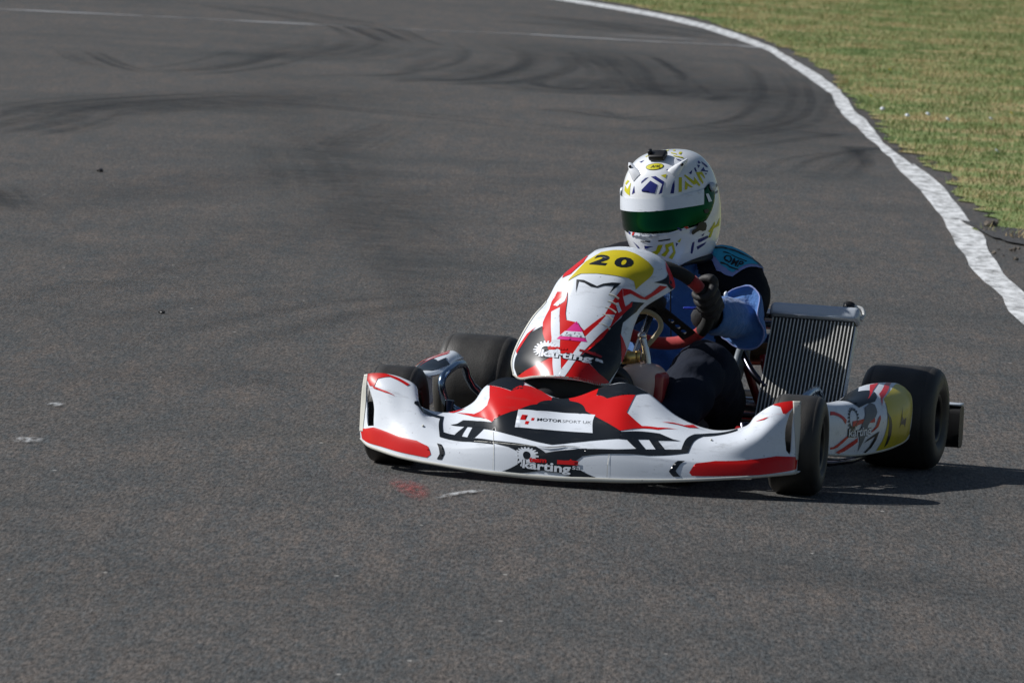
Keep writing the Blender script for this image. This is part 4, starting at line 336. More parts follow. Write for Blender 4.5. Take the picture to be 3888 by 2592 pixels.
# --- ground materials
def asphalt():
    m,nt,b=nodes('asphalt'); N=nt.nodes; L=nt.links
    tc=N.new('ShaderNodeTexCoord')
    def noise(sc,vec,det=3,rough=.6):
        mp=N.new('ShaderNodeMapping'); mp.inputs['Scale'].default_value=vec; L.new(tc.outputs['Object'],mp.inputs['Vector'])
        n=N.new('ShaderNodeTexNoise'); n.inputs['Scale'].default_value=sc; n.inputs['Detail'].default_value=det; n.inputs['Roughness'].default_value=rough; L.new(mp.outputs[0],n.inputs['Vector']); return n
    grit=noise(130,(1,.13,1),3,.75); fine=noise(38,(1,.13,1),3); patch_=noise(.8,(1,1,1),6,.62); streak=noise(.22,(.5,1,1),5,.6); tint=noise(55,(1,.15,1),2)
    def rampf(src,a,b_,lo,hi):
        r=N.new('ShaderNodeMapRange'); r.inputs[1].default_value=a; r.inputs[2].default_value=b_; r.inputs[3].default_value=lo; r.inputs[4].default_value=hi; L.new(src,r.inputs[0]); return r.outputs[0]
    def mul(a,b_):
        x=N.new('ShaderNodeMath'); x.operation='MULTIPLY'; L.new(a,x.inputs[0]); L.new(b_,x.inputs[1]); return x.outputs[0]
    f=mul(rampf(grit.outputs[0],.3,.7,.20,1.85),rampf(fine.outputs[0],.3,.7,.80,1.2))
    def mixc(fac,a,b_):
        c=N.new('ShaderNodeMix'); c.data_type='RGBA'; L.new(fac,c.inputs[0])
        for k,v_ in ((6,a),(7,b_)):
            if isinstance(v_,tuple): c.inputs[k].default_value=(*v_,1)
            else: L.new(v_,c.inputs[k])
        return c.outputs[2]
    mid=noise(9,(1,.12,1),4,.7); tm=N.new('ShaderNodeMath'); tm.operation='MULTIPLY_ADD'; tm.inputs[1].default_value=.55; L.new(mid.outputs[0],tm.inputs[0])
    tf=N.new('ShaderNodeMath'); tf.operation='MULTIPLY'; tf.inputs[1].default_value=.45; L.new(tint.outputs[0],tf.inputs[0]); L.new(tf.outputs[0],tm.inputs[2])
    base=mixc(rampf(tm.outputs[0],.38,.62,0,1),(.061,.066,.068),(.110,.092,.079))
    pf=mul(rampf(patch_.outputs[0],.38,.66,0,1),rampf(streak.outputs[0],.35,.6,.25,1))
    c_=mixc(rampf(pf,0,1,0,.75),base,(.044,.049,.050))
    v=N.new('ShaderNodeVectorMath'); v.operation='SCALE'; L.new(c_,v.inputs[0]); L.new(f,v.inputs['Scale'])
    chip=N.new('ShaderNodeTexVoronoi'); mp=N.new('ShaderNodeMapping'); mp.inputs['Scale'].default_value=(1,.3,1); L.new(tc.outputs['Object'],mp.inputs['Vector']); chip.inputs['Scale'].default_value=7; L.new(mp.outputs[0],chip.inputs['Vector'])
    L.new(mixc(rampf(chip.outputs['Distance'],.025,.045,.7,0),v.outputs[0],(.34,.33,.31)),b.inputs['Base Color'])
    b.inputs['Roughness'].default_value=.8; b.inputs['Specular IOR Level'].default_value=.3
    bp=N.new('ShaderNodeBump'); bp.inputs['Strength'].default_value=.5; bp.inputs['Distance'].default_value=.004; L.new(grit.outputs[0],bp.inputs['Height']); L.new(bp.outputs[0],b.inputs['Normal'])
    return m
def worn(name,col,keep=.5,scale=30,rough=.7,attr=False,soft=.15,strength=1,stretch=(1,.3,1)):
    """paint or rubber lying on the asphalt, worn through in a noise pattern"""
    m,nt,b=nodes(name); N=nt.nodes; L=nt.links
    b.inputs['Base Color'].default_value=(*col,1); b.inputs['Roughness'].default_value=rough
    tc=N.new('ShaderNodeTexCoord'); mp=N.new('ShaderNodeMapping'); mp.inputs['Scale'].default_value=stretch; L.new(tc.outputs['Object'],mp.inputs['Vector'])
    n=N.new('ShaderNodeTexNoise'); n.inputs['Scale'].default_value=scale; n.inputs['Detail'].default_value=5; n.inputs['Roughness'].default_value=.65; L.new(mp.outputs[0],n.inputs['Vector'])
    r=N.new('ShaderNodeMapRange'); r.inputs[1].default_value=keep-soft; r.inputs[2].default_value=keep+soft; r.inputs[4].default_value=strength; L.new(n.outputs[0],r.inputs[0]); a=r.outputs[0]
    if attr:
        at=N.new('ShaderNodeAttribute'); at.attribute_name='fade'
        x=N.new('ShaderNodeMath'); x.operation='MULTIPLY'; L.new(a,x.inputs[0]); L.new(at.outputs['Fac'],x.inputs[1]); a=x.outputs[0]
    L.new(a,b.inputs['Alpha']); return m
MT['asphalt']=asphalt()
MT['line']=worn('white_line_paint',(.78,.80,.81),.40,16,soft=.2,stretch=(1,.25,1))
MT['faint']=worn('faded_line_paint',(.50,.52,.54),.49,.8,soft=.10,strength=.75,attr=True,stretch=(1,1,1))
MT['skid']=worn('rubber_mark',(.028,.031,.033),.44,5,attr=True,soft=.26,strength=.95,stretch=(1,1,1))
MT['chalk']=worn('white_scrape',(.6,.62,.63),.52,60,strength=.8,soft=.12,attr=True,stretch=(1,.2,1))
MT['redpaint']=worn('red_paint_spray',(.40,.07,.06),.56,70,strength=.75,soft=.2,attr=True,stretch=(1,.2,1))
def ground_mat(name,blade):
    m,nt,b=nodes(name); N=nt.nodes; L=nt.links
    tc=N.new('ShaderNodeTexCoord')
    def noise(sc,det=4):
        n=N.new('ShaderNodeTexNoise'); n.inputs['Scale'].default_value=sc; n.inputs['Detail'].default_value=det; n.inputs['Roughness'].default_value=.65; L.new(tc.outputs['Object'],n.inputs['Vector']); return n.outputs[0]
    r=N.new('ShaderNodeValToRGB'); e=r.color_ramp.elements
    e[0].position=.36; e[0].color=(.12,.185,.056,1); e[1].position=.70; e[1].color=(.46,.34,.18,1)
    k=e.new(.48); k.color=(.205,.26,.09,1); k=e.new(.58); k.color=(.34,.30,.14,1)
    if blade:
        at=N.new('ShaderNodeAttribute'); at.attribute_name='rnd'
        x=N.new('ShaderNodeMath'); x.operation='MULTIPLY_ADD'; L.new(at.outputs['Fac'],x.inputs[0]); x.inputs[1].default_value=.30; 
        y=N.new('ShaderNodeMath'); y.operation='MULTIPLY_ADD'; av=N.new('ShaderNodeMath'); av.operation='ADD'; L.new(noise(.45),av.inputs[0]); L.new(noise(2.2),av.inputs[1]); L.new(av.outputs[0],y.inputs[0]); y.inputs[1].default_value=1.6; y.inputs[2].default_value=-1.31
        L.new(y.outputs[0],x.inputs[2]); L.new(x.outputs[0],r.inputs[0])
    else:
        y=N.new('ShaderNodeMath'); y.operation='MULTIPLY_ADD'; L.new(noise(1.1,8),y.inputs[0]); y.inputs[1].default_value=1.1; y.inputs[2].default_value=-.02; L.new(y.outputs[0],r.inputs[0])
    L.new(r.outputs[0],b.inputs['Base Color']); b.inputs['Roughness'].default_value=.7; b.inputs['Specular IOR Level'].default_value=.25
    return m
MT['soil']=ground_mat('dry_turf',False); MT['blade']=ground_mat('grass_blade',True)
MT['verge']=mat('broken_asphalt',(.055,.055,.057),.85,var=.4,vscale=20,bump=.8,bscale=60,dist=.02)
MT['dirt']=mat('dry_dirt',(.13,.11,.09),.9,var=.3,vscale=30,bump=.8,bscale=60,dist=.02)

# ------------------------------------------------------------------ the place
def struct(o,label=None):
    o['kind']='structure'
    if label: o['label']=label
    return o
track=struct(mobj('track',[(-400,-200,0),(400,-200,0),(400,400,0),(-400,400,0)],[(0,1,2,3)],MT['asphalt'],smooth=False),'dark grey asphalt race track sweeping round a bend')
def sheet(name,poly,z,m,parent=None):
    r=delaunay_2d_cdt([Vector(p) for p in poly],[(i,(i+1)%len(poly)) for i in range(len(poly))],[],0,1e-6)
    V=np.array([v[:] for v in r[0]]); F=np.array(r[2]); F=F[inside(V[F].mean(1),poly)]
    return mobj(name,np.c_[V,np.full(len(V),z)],F,m,parent,smooth=False)
far=[(-90,66),(-55,68),(-28,66),(-12,61)]
near=[(1.55,4.2),(1.95,0),(2.9,-5),(4.8,-12),(9,-20),(18,-28)]
def wob(poly,amp,step,k):
    P=np.array(poly); out=[]; s=0
    for a,b in zip(P[:-1],P[1:]):
        n=max(1,int(np.linalg.norm(b-a)/step))
        for i in range(n): out.append(a+(b-a)*i/n)
    out.append(P[-1]); out=np.array(out); T=np.gradient(out,axis=0); T/=np.linalg.norm(T,axis=1)[:,None]
    w=rng.normal(0,amp,len(out)); w=np.convolve(w,np.ones(k)/k,'same')
    return [tuple(p) for p in out+np.c_[-T[:,1],T[:,0]]*w[:,None]]
li=[(p[0],p[1]-.12) for p in far]+[tuple(p) for p in TR['in']]+[(p[0]-.0,p[1]) for p in near]
lo_=[(p[0],p[1]+.12) for p in far]+[tuple(p) for p in TR['out']]+[(p[0]+.14,p[1]) for p in near]
li=wob(li,.006,.35,2); lo_=wob(lo_,.006,.35,2)
ln=sheet('edge_line',li+lo_[::-1],.004,MT['line'],track)
gb=[(p[0]+.1,p[1]+.35) for p in far]+[tuple(p) for p in TR['grass']]+[(p[0]+.5,p[1]+.2) for p in near]
gb=wob(gb,.05,.12,2)
turf_poly=gb+[(300,-60),(300,380),(-300,380),(-300,75)]
turf=struct(sheet('turf',turf_poly,.006,MT['soil']),'dry mown grass field beside the track')
# crumbled tarmac fringe between line and grass, dirt where it has broken away
fr=[(p[0]+.01,p[1]) for p in lo_[::3]]
ed=np.array(TR['edge'])
vg=sheet('broken_verge',wob([(ed[1][0]-.12,ed[1][1]+.9),(ed[1][0]+.05,ed[1][1]+.5),(ed[2][0]+.45,ed[2][1]+.2),(ed[2][0]+.5,ed[2][1]-1.2),(ed[2][0]+.1,ed[2][1]-.9),(ed[1][0]-.05,ed[1][1]-.4)],.02,.1,2),.010,MT['verge'],track)
gv=[];gg=np.random.default_rng(4)
for k in range(60):
    a=gg.random(2); c=np.array([ed[3][0]-.10+.55*a[0],ed[3][1]-.8+2.0*a[1]]); r=.005+.009*gg.random()**2
    V,F=ico((r,r*1.3,r*.6),(c[0],c[1],r*.3+.008),1); gv.append((V+gg.normal(0,r*.12,V.shape),F))
gr_=mobj('loose_dirt',*cat(gv),MT['dirt'],None,smooth=False); gr_['kind']='stuff'; gr_['label']='loose dirt and stones at the crumbling track edge'
def rock(name,c,r,m,label,catg,seed,group=None):
    g=np.random.default_rng(seed); V,F=ico(1,(0,0,0),2); V=V*(1+g.normal(0,.16,len(V)))[:,None]*np.asarray(r)
    o=mobj(name,V,F,m,None,smooth=False); o.location=(c[0],c[1],r[2]*.7); o.rotation_euler=(0,0,g.random()*6); o['label']=label; o['category']=catg
    if group: o['group']=group
    return o
rock('asphalt_lump',ed[0],(.035,.03,.022),MT['dirt'],'pinkish lump of broken tarmac at the grass edge beside the white line','stone',3)
rock('asphalt_slab',(ed[4][0]+.18,ed[4][1]+.25),(.16,.10,.035),MT['verge'],'dark broken tarmac slab lifting at the grass edge by the right border','stone',5)
for k,p in enumerate(TR['bits']):
    rock('rubber_scrap',p,((.034,.013,.010),(.014,.009,.007))[k],MT['plastic'],('black sliver of tyre rubber lying far back on the left of the track','small black rubber crumb lying mid track, nearer than the other scrap')[k],'debris',20+k,'rubber scraps on the track')
# --- painted and scrubbed marks
def ribbon(name,pts,w,strength,z,m,ends=True,parent=track,jit=0):
    P=crpath(np.array(pts,float),14); T=np.gradient(P,axis=0); T/=np.linalg.norm(T,axis=1)[:,None]; Nn=np.c_[-T[:,1],T[:,0]]
    n=len(P); A=[-1,-.7,-.4,-.15,.15,.4,.7,1]; V=[];Fd=[];F=[]
    for i in range(n):
        t=i/(n-1); e=min(1,t/.35,(1-t)/.35) if ends else 1
        for a in A: V.append((*(P[i]+Nn[i]*a*w/2),z)); Fd.append(strength*e*((1-abs(a))**1.3*1.0 if ends else 1-abs(a)**8))
    k=len(A)
    for i in range(n-1):
        for j in range(k-1): F.append((i*k+j,(i+1)*k+j,(i+1)*k+j+1,i*k+j+1))
    o=mobj(name,V,F,m,parent,smooth=False); at=o.data.attributes.new('fade','FLOAT','POINT'); at.data.foreach_set('value',np.array(Fd,dtype=np.float32)); return o
def streaks(name,p,w,s,z):
    n=max(2,int(w/.05)); n=min(n,9); objs=[]
    P=np.array(p,float); T=np.gradient(P,axis=0); T/=np.linalg.norm(T,axis=1)[:,None]; Nn=np.c_[-T[:,1],T[:,0]]
    V=[];F=[];Fd=[]
    for k in range(n):
        o=(rng.random()-.5)*w*1.1; w2=min(.16,w/n*1.4)*(.6+rng.random()*.8); a,b=rng.random()*.2,1-rng.random()*.2
        Q=crpath(P+Nn*(o+rng.normal(0,.03*w,(len(P),1))),12); m=len(Q); Q=Q[int(a*m):max(int(b*m),int(a*m)+6)]; m=len(Q)
        TT=np.gradient(Q,axis=0); TT/=np.linalg.norm(TT,axis=1)[:,None]; NN=np.c_[-TT[:,1],TT[:,0]]; b0=len(V); A=(-1,-.4,.4,1); st=s*(.45+.55*rng.random())
        for i in range(m):
            t_=i/(m-1); e=min(1,t_/.3,(1-t_)/.3)
            for c_ in A: V.append((*(Q[i]+NN[i]*c_*w2/2),z+.00003*k)); Fd.append(st*e*(1 if abs(c_)<.5 else 0))
        for i in range(m-1):
            for q in range(3): F.append((b0+i*4+q,b0+(i+1)*4+q,b0+(i+1)*4+q+1,b0+i*4+q+1))
    o=mobj(name,V,F,MT['skid'],track,smooth=False); at=o.data.attributes.new('fade','FLOAT','POINT'); at.data.foreach_set('value',np.array(Fd,dtype=np.float32))
for i,(w,s,p) in enumerate(TR['band']): ribbon('tyre_scrub',p,w,s*.55,.0006+.00005*i,MT['skid'])
for i,(w,s,p) in enumerate(TR['skid']):
    ribbon('tyre_mark',p,w*1.8+.04,s*.28,.0012+.0003*i/30,MT['skid'])
    if w>.15: streaks('tyre_mark',p,w*2.0,s*.5,.0018+.0003*i/30)
ribbon('cross_line',TR['cross'][:5],.24,1,.0052,MT['faint'],ends=False); ribbon('cross_line',TR['cross'][3:8],.22,.9,.0053,MT['faint']); ribbon('cross_line',TR['cross'][6:],.24,1,.0052,MT['faint'],ends=False); ribbon('cross_line',TR['cross2'],.7,.55,.0054,MT['faint'])
def blotch(name,poly,m,z=.0045):
    P=np.array(poly); c=P.mean(0); V=[(*c,z)]; Fd=[1.]; n=len(P)*4
    Q=crpath(P,4,True)
    for r,f in ((.45,.9),(.8,.6),(1.1,0)):
        for q in Q: V.append((*(c+(q-c)*r),z)); Fd.append(f)
    F=[(0,1+i,1+(i+1)%n) for i in range(n)]
    for k in range(2):
        for i in range(n): F.append((1+k*n+i,1+(k+1)*n+i,1+(k+1)*n+(i+1)%n,1+k*n+(i+1)%n))
    o=mobj(name,V,F,m,track,smooth=False); at=o.data.attributes.new('fade','FLOAT','POINT'); at.data.foreach_set('value',np.array(Fd,dtype=np.float32))
for p in TR['wpatch']: blotch('white_scrape',p,MT['chalk'])
blotch('red_paint_scuff',TR['rpatch'],MT['redpaint'])
# --- grass blades: one uncountable mass
def grass():
    n=1700000
    y=5+rng.random(n)**.75*62; x=-6+rng.random(n)*16
    D=y+20; keep=(x<.062*D+1.6)&(rng.random(n)<np.minimum(1,(30/D)**1.0)); x,y=x[keep],y[keep]
    k=inside(np.c_[x,y],turf_poly); x,y=x[k],y[k]; n=len(x)
    cl=np.sin(x*7.1+np.sin(y*3.3)*2)*np.sin(y*5.3+np.sin(x*4.1)*2)
    h=(.012+.028*rng.random(n)**1.5)*(1+.4*cl); w=.0016+.0016*rng.random(n); a=rng.random(n)*6.283; ln_=rng.normal(0,.6,(n,2))
    V=np.empty((n,3,3),np.float32); z0=.005
    V[:,0]=np.c_[x-np.cos(a)*w,y-np.sin(a)*w,np.full(n,z0)]; V[:,1]=np.c_[x+np.cos(a)*w,y+np.sin(a)*w,np.full(n,z0)]; V[:,2]=np.c_[x+ln_[:,0]*h,y+ln_[:,1]*h,z0+h]
    me=bpy.data.meshes.new('grass'); me.vertices.add(3*n); me.vertices.foreach_set('co',V.ravel())
    me.loops.add(3*n); me.loops.foreach_set('vertex_index',np.arange(3*n,dtype=np.int32)); me.polygons.add(n); me.polygons.foreach_set('loop_start',np.arange(0,3*n,3,dtype=np.int32))
    at=me.attributes.new('rnd','FLOAT','POINT'); at.data.foreach_set('value',np.repeat(rng.random(n),3).astype(np.float32))
    me.materials.append(MT['blade']); me.update(calc_edges=True)
    o=link(bpy.data.objects.new('grass',me)); o['kind']='stuff'; o['label']='short mown grass blades, green with straw patches, beyond the white line'; return n
grass()
for k,p in enumerate(TR['flowers']):
    yel=k>=6
    V,F=lathe([(.001,.0),(.0225,.004),(.025,.007),(.001,.010)],12,'z'); st,sf=tube([(0,0,-.05),(0,0,.003)],.0015,6,smooth=False)
    t=empty('daisy',None,None,None,(p[0],p[1],.05)); s=.4 if yel else .5
    mobj('petals',V*s*np.array([1.2,1.2,1.6]),F,MT['yellow'] if yel else MT['white'],t); mobj('stem',st,sf,MT['blade'],t)
    t.rotation_euler=(math.radians(35),0,.3*k)
    t['label']=('leftmost white daisy in the grass, closest to the white line','second white daisy from the left in the row','third white daisy from the left in the row','fourth white daisy from the left in the row','fifth white daisy, standing apart right of the row','lone white daisy lowest in the grass, near the right border',
      'tiny yellow flower far right of the daisies','tiny yellow flower at the tarmac edge left of the daisies','tiny yellow flower farthest back, above the daisies')[k]; t['category']='flower'; t['group']='yellow flowers in the grass' if yel else 'white daisies in the grass'

# ------------------------------------------------------------------ the kart
KR=math.atan2(-math.cos(YAW),-math.sin(YAW))
kart=empty('go_kart','white, red and black racing kart with yellow number 20 plate','kart',None,(0,0,0),KR)
K=kart
def rect(sn,u0=0,u1=None,v0=0,v1=None):
    S=SURF[sn]; nu=len(S[0])-1; nv=len(S)-1; u1=nu if u1 is None else u1; v1=nv if v1 is None else v1
    return [(u0,v0),(u1,v0),(u1,v1),(u0,v1)]
bumper=patch('bumper','front_bumper',rect('bumper'),HOLE,MT['white'],K,thick=.004)
patch('bumper','lower_rim',rect('bumper',0,20,.55,1.75),[],MT['edge'],bumper,off=.0016,thick=.0012)
patch('bumper','end_rim',rect('bumper',0,.4,2.9,7),[],MT['edge'],bumper,off=.0016,thick=.0012)
patch('bumper','end_rim',rect('bumper',19.4,20,2.9,7),[],MT['edge'],bumper,off=.0016,thick=.0012)
panel=patch('panel','front_panel',rect('panel'),[],MT['white'],K,thick=.004)
patch('panel','rim',rect('panel',0,8,0,.14),[],MT['edge'],panel,off=.0018,thick=.002)
patch('panel','rim',rect('panel',0,.14,.14,4),[],MT['edge'],panel,off=.0018,thick=.002)
for k,(u,v) in enumerate(BOLT):
    uvc=np.array([[u,v]]); p=onsurf('bumper',uvc,.001)[0]; n=snorm(SURF['bumper'],uvc[:,0],uvc[:,1])[0]
    mobj('bolt',*tube([p,p+n*.002],[.0032,.0028],12,smooth=False),MT['edge'],bumper)
pods=[]
for mir in (False,True):
    p=patch('pod','side_pod',rect('pod'),[],MT['white'],K,thick=.004,mirror=mir); pods.append(p)
    patch('pod','bare_front_edge',rect('pod',0,1.95,0,5),[],MT['edge'],p,off=.0014,mirror=mir,thick=.001)
    patch('pod','bare_lower_edge',rect('pod',1.95,7,0,.12),[],MT['edge'],p,off=.0014,mirror=mir,thick=.001)
POFF=np.array([-.30,0,.10])      # the driver's base, on the seat
pw=Vector((POFF[0]*math.cos(KR)-POFF[1]*math.sin(KR),POFF[0]*math.sin(KR)+POFF[1]*math.cos(KR),POFF[2]))
person=empty('person','kart driver in blue and black race suit with white helmet, gripping the steering wheel','person',None,pw,KR)
# --- helmet shell (worn by the driver)
helmet=patch('helmet','helmet',rect('helmet',0,24,0,12),[],MT['helmet'],person,step=.2,shift=POFF,thick=.006)
HC,HF,HL,HU=[np.array(v) for v in HP]
OWN={'bumper':bumper,'panel':panel,'pod':pods[0],'helmet':helmet}
def lift(sn,lev):
    return float(np.interp(lev,[1,2,3,4,5,6],[.0008,.0014,.0034,.0042,.0052,.006])) if sn=='helmet' else .0008+.0005*lev
for sn,name,mt,lev,poly,holes in DEC:
    sh=POFF if sn=='helmet' else None
    patch(sn,name,poly,holes,MT[mt],OWN[sn],off=lift(sn,lev),step=.125 if sn!='helmet' else .2,shift=sh,thick=.0025 if name in('visor',) else None)
    if sn=='pod' and name not in ('scuff','black_emblem'): patch(sn,name,poly,holes,MT[mt],pods[1],off=lift(sn,lev),mirror=True)
for sn,name,s,mt,lev,q,k in TXT:
    sh=POFF if sn=='helmet' else None
    if s.startswith('@gear'):
        g,h=gear_poly(18,.38,.5,.17 if s=='@gear' else .34); T,F=cdt(g,[h],.08)
    else: T,F=glyphs(s,k.get('bold',0),k.get('shear',0))
    mobj(name,onsurf(sn,quadmap(q,T),lift(sn,lev)),F,MT[mt],OWN[sn],off=sh)

# --- louvres pressed into the front panel
def along(sn,uvs,off): return onsurf(sn,np.array(uvs,float),off)
for q in LOUV:
    q=np.array(q); n=8; s_=np.linspace(0,1,n)[:,None]; c_=q[0]*(1-s_)**2+2*q[1]*s_*(1-s_)+q[2]*s_**2; pr=np.array([[0,1.]])
    A_=along('panel',c_,.0012); B_=along('panel',c_-pr*.05,.002+.007*s_); C_=along('panel',c_-pr*.085,.0005)
    V=np.vstack([A_,B_,C_]); F=[(i,i+1,n+i+1,n+i) for i in range(n-1)]+[(n+i,n+i+1,2*n+i+1,2*n+i) for i in range(n-1)]
    mobj('louvre',V,F,MT['edge'],panel)
# --- dark box filling the void under the panel, its black standing for shade
mobj('air_duct',*box((.07,.30,.15),(.50,-.075,.19),bev=.02,seg=3),MT['plastic'],bumper)
mobj('panel_support',*tube([(.47,-.01,.285),(.455,.03,.275),(.44,.055,.245),(.43,.062,.20)],[.012,.018,.018,.015],14),MT['plastic'],K)

# --- wheels
def wheel(x,y,r,w,steer,out):
    e=empty('wheel',None,None,K,(x,y,r),steer)
    h=w/2; rr=.064
    prof=[(rr,-h*.86),(rr+.012,-h*.97),(r*.62,-h*1.02),(r*.80,-h*1.01),(r*.90,-h*.95),(r*.965,-h*.85),(r*.988,-h*.74),(r*.985,-h*.72),(r*.997,-h*.70),(r,-h*.35),(r,0)]
    prof=prof+[(a,-b) for a,b in prof[-2::-1]]
    mobj('tyre',*lathe(prof,72),MT['rubber'],e)
    rp=[(.020,-h*.2),(.05,-h*.25),(.056,-h*.5),(.058,-h*.8),(.066,-h*.86),(.068,-h*.90),(.064,-h*.92),(.054,-h*.84)]
    mobj('rim',*lathe(rp+[(.052,0)]+[(a,-b) for a,b in rp[::-1]],48),MT['rim'],e)
    s=1 if out>0 else -1
    mobj('hub',*lathe([(.001,h*.75*s),(.018,h*.75*s),(.022,h*.6*s),(.022,-h*.6*s),(.001,-h*.6*s)],24),MT['steel'] if r<.135 else MT['rim'],e)
    for k in range(3):
        a=2*math.pi*k/3+.4; mobj('wheel_nut',*lathe([(.001,h*.32*s),(.006,h*.32*s),(.006,h*.1*s)],6,'y',(.034*math.cos(a),0,.034*math.sin(a))),MT['steel'],e)
    return e
wheel(.525,.54,.128,.132,math.radians(5),1); wheel(.525,-.54,.128,.132,math.radians(3),-1)
wheel(-.525,.595,.139,.208,0,1); wheel(-.525,-.595,.139,.208,0,-1)
mobj('rear_axle',*tube([(-.525,-.60,.139),(-.525,.60,.139)],.021,20,smooth=False),MT['steel'],K)
for s in (1,-1):
    mobj('stub_axle',*tube([(.525,s*.40,.125),(.525,s*.52,.128)],.013,12,smooth=False),MT['steel'],K)
    mobj('king_pin',*tube([(.52,s*.405,.075),(.53,s*.395,.175)],.012,12,smooth=False),MT['darkbar'],K)
    mobj('tie_rod',*tube([(.46,s*.40,.115),(.43,s*.05,.13)],.007,10,smooth=False),MT['bluebar'],K)
# --- frame, tray, bumper stays
def fr(P,r=.015,m='frame',name='frame_tube',n=6): return mobj(name,*tube(P,r,12,n),MT[m],K)
for s in (1,-1):
    fr([(.62,s*.12,.06),(.58,s*.30,.06),(.45,s*.33,.058),(.1,s*.29,.055),(-.3,s*.29,.055),(-.62,s*.31,.065)])
    fr([(.52,s*.39,.08),(.50,s*.34,.062),(.44,s*.32,.06)])
    fr([(-.28,s*.20,.285),(-.31,s*.225,.20),(-.36,s*.27,.07)],.012)
    fr([(-.33,s*.24,.29),(-.30,s*.275,.16),(-.27,s*.29,.06)],.010)
    fr([(.25,s*.30,.07),(.25,s*.455,.129),(.28,s*.48,.165),(.28,s*.485,.215),(.09,s*.485,.240),(.0,s*.478,.176),(-.1,s*.40,.1),(-.12,s*.30,.07)],.0105,'bluebar','side_bar',3)
    fr([(.22,s*.30,.06),(.22,s*.56,.06),(-.18,s*.56,.06),(-.18,s*.30,.06)],.009,'darkbar','side_bar',3)
    fr([(.55,s*.2,.07),(.70,s*.2,.10),(.78,s*.18,.09)],.009,'darkbar','bumper_stay')
for x in (.45,-.1,-.6): fr([(x,-.30,.058),(x,.30,.058)],.014)
mobj('floor_tray',*box((.62,.54,.004),(.25,0,.036),bev=.001),MT['tray'],K)
for y in (.1,-.1): mobj('pedal',*tube([(.50,y*1.4,.06),(.52,y*1.4,.18),(.52,y*.7,.19)],.006,10),MT['steel'],K)
fr([(-.62,-.5,.1),(-.62,.5,.1)],.012,'darkbar','rear_stay')
# rear bumper: hollow black plastic bar with pale end caps
rb=[(-.70,-.722),(-.715,-.5),(-.72,0),(-.715,.5),(-.70,.722)]
V=[];F=[]
for x,y in rb:
    for a in np.linspace(0,2*math.pi,16,endpoint=False): V.append((x+.030*np.sign(math.cos(a))*abs(math.cos(a))**.5,y,.107+.058*np.sign(math.sin(a))*abs(math.sin(a))**.5))
for i in range(4):
    for k in range(16): F.append((i*16+k,i*16+(k+1)%16,(i+1)*16+(k+1)%16,(i+1)*16+k))
F+= [tuple(range(16))[::-1],tuple(64+k for k in range(16))]
rbo=mobj('rear_bumper',V,F,MT['plastic'],K,sharp=50)
for s in (1,-1): mobj('end_trim',*box((.05,.06,.006),(-.70,s*.692,.1675),bev=.002),MT['alu'],rbo)
# --- seat
sp=[(.03,.105,.165,.06,.2),(-.02,.075,.188,.145,.4),(-.10,.055,.203,.165,.9),(-.20,.06,.208,.255,1),(-.34,.08,.205,.26,1),(-.45,.145,.185,.20,1),(-.50,.24,.18,.15,1),(-.53,.34,.17,.10,1),(-.54,.40,.14,.04,1)]
S=[]
for i,(x,z,w,side,k) in enumerate(sp):
    up_=min(1,max(0,(i-3)/4)); r=[]
    for t in np.linspace(-1,1,13):
        e=abs(t)**3; r.append((x+e*side*up_*.9,np.sign(t)*w*(abs(t)**.8),z+e*side*(1-up_*.75)))
    S.append(r)
SURF['seat']=S; SIGN['seat']=1
UV,F=cdt(rect('seat'),[],.25)
so_=mobj('seat',surf_eval(S,UV[:,0],UV[:,1]),F,MT['seat'],K); m=so_.modifiers.new('t','SOLIDIFY'); m.thickness=.012; m.offset=0
e1=surf_eval(S,np.full(60,12.),np.linspace(0,8,60)); e0=surf_eval(S,np.full(60,0.),np.linspace(0,8,60))
for e in (e0,e1): mobj('rolled_edge',*tube(e[::3],.010,10,2),MT['seat'],so_)
# --- steering
SWC=np.array([.115,.04,.437]); tl=math.radians(42); SWn=np.array([-math.cos(tl),0,math.sin(tl)]); SWu=np.array([math.sin(tl),0,math.cos(tl)]); SWl=np.array([0,1.,0]); SWR=.148
turn=math.radians(-22)
def swp(a,r=SWR,n=0.0):   # a: angle from the kart's left, towards the top
    return SWC+r*(SWl*math.cos(a)+SWu*math.sin(a))+SWn*n
sw=empty('steering_wheel',None,None,K,(0,0,0))
segs=[(-150,-38,'gripred'),(-38,28,'gripblack'),(28,42,'gripred'),(42,120,'gripblack'),(120,134,'gripred'),(134,210,'gripblack')]
for a0,a1,m in segs:
    A=np.radians(np.linspace(a0,a1,max(4,int((a1-a0)/7)))); mobj('grip',*tube([swp(a) for a in A],.0165,14,smooth=False,ell=(1.05,.95)),MT[m],sw)
for a in (-52,128,-142):
    a=math.radians(a); d1=swp(a,.135)-swp(a,.02); t=np.cross(SWn,d1/np.linalg.norm(d1)); hol=[]
    ring=[]; L_=.115
    out=[(0.02,-.018),(.135,-.024),(.135,.024),(.02,.018)]
    for hx in (.065,.09,.113): hol.append([(hx+.008*math.cos(q),.008*math.sin(q)) for q in np.linspace(0,6.283,14,endpoint=False)])
    UV,F=cdt(out,hol,.012); dv=d1/np.linalg.norm(d1)
    o=mobj('spoke',SWC+SWn*-.004+UV[:,:1]*dv+UV[:,1:]*t,F,MT['gripblack'],sw,smooth=False); md=o.modifiers.new('t','SOLIDIFY'); md.thickness=.005
mobj('wheel_boss',*tube([SWC-SWn*.02,SWC+SWn*.012],.03,20,smooth=False),MT['gripblack'],sw)
mobj('paddle',*box((.05,.03,.006),swp(math.radians(8),.105,-.02),bev=.002),MT['button'],sw)
mobj('steering_column',*tube([SWC,(.44,0,.10)],.010,14,smooth=False),MT['steel'],K)
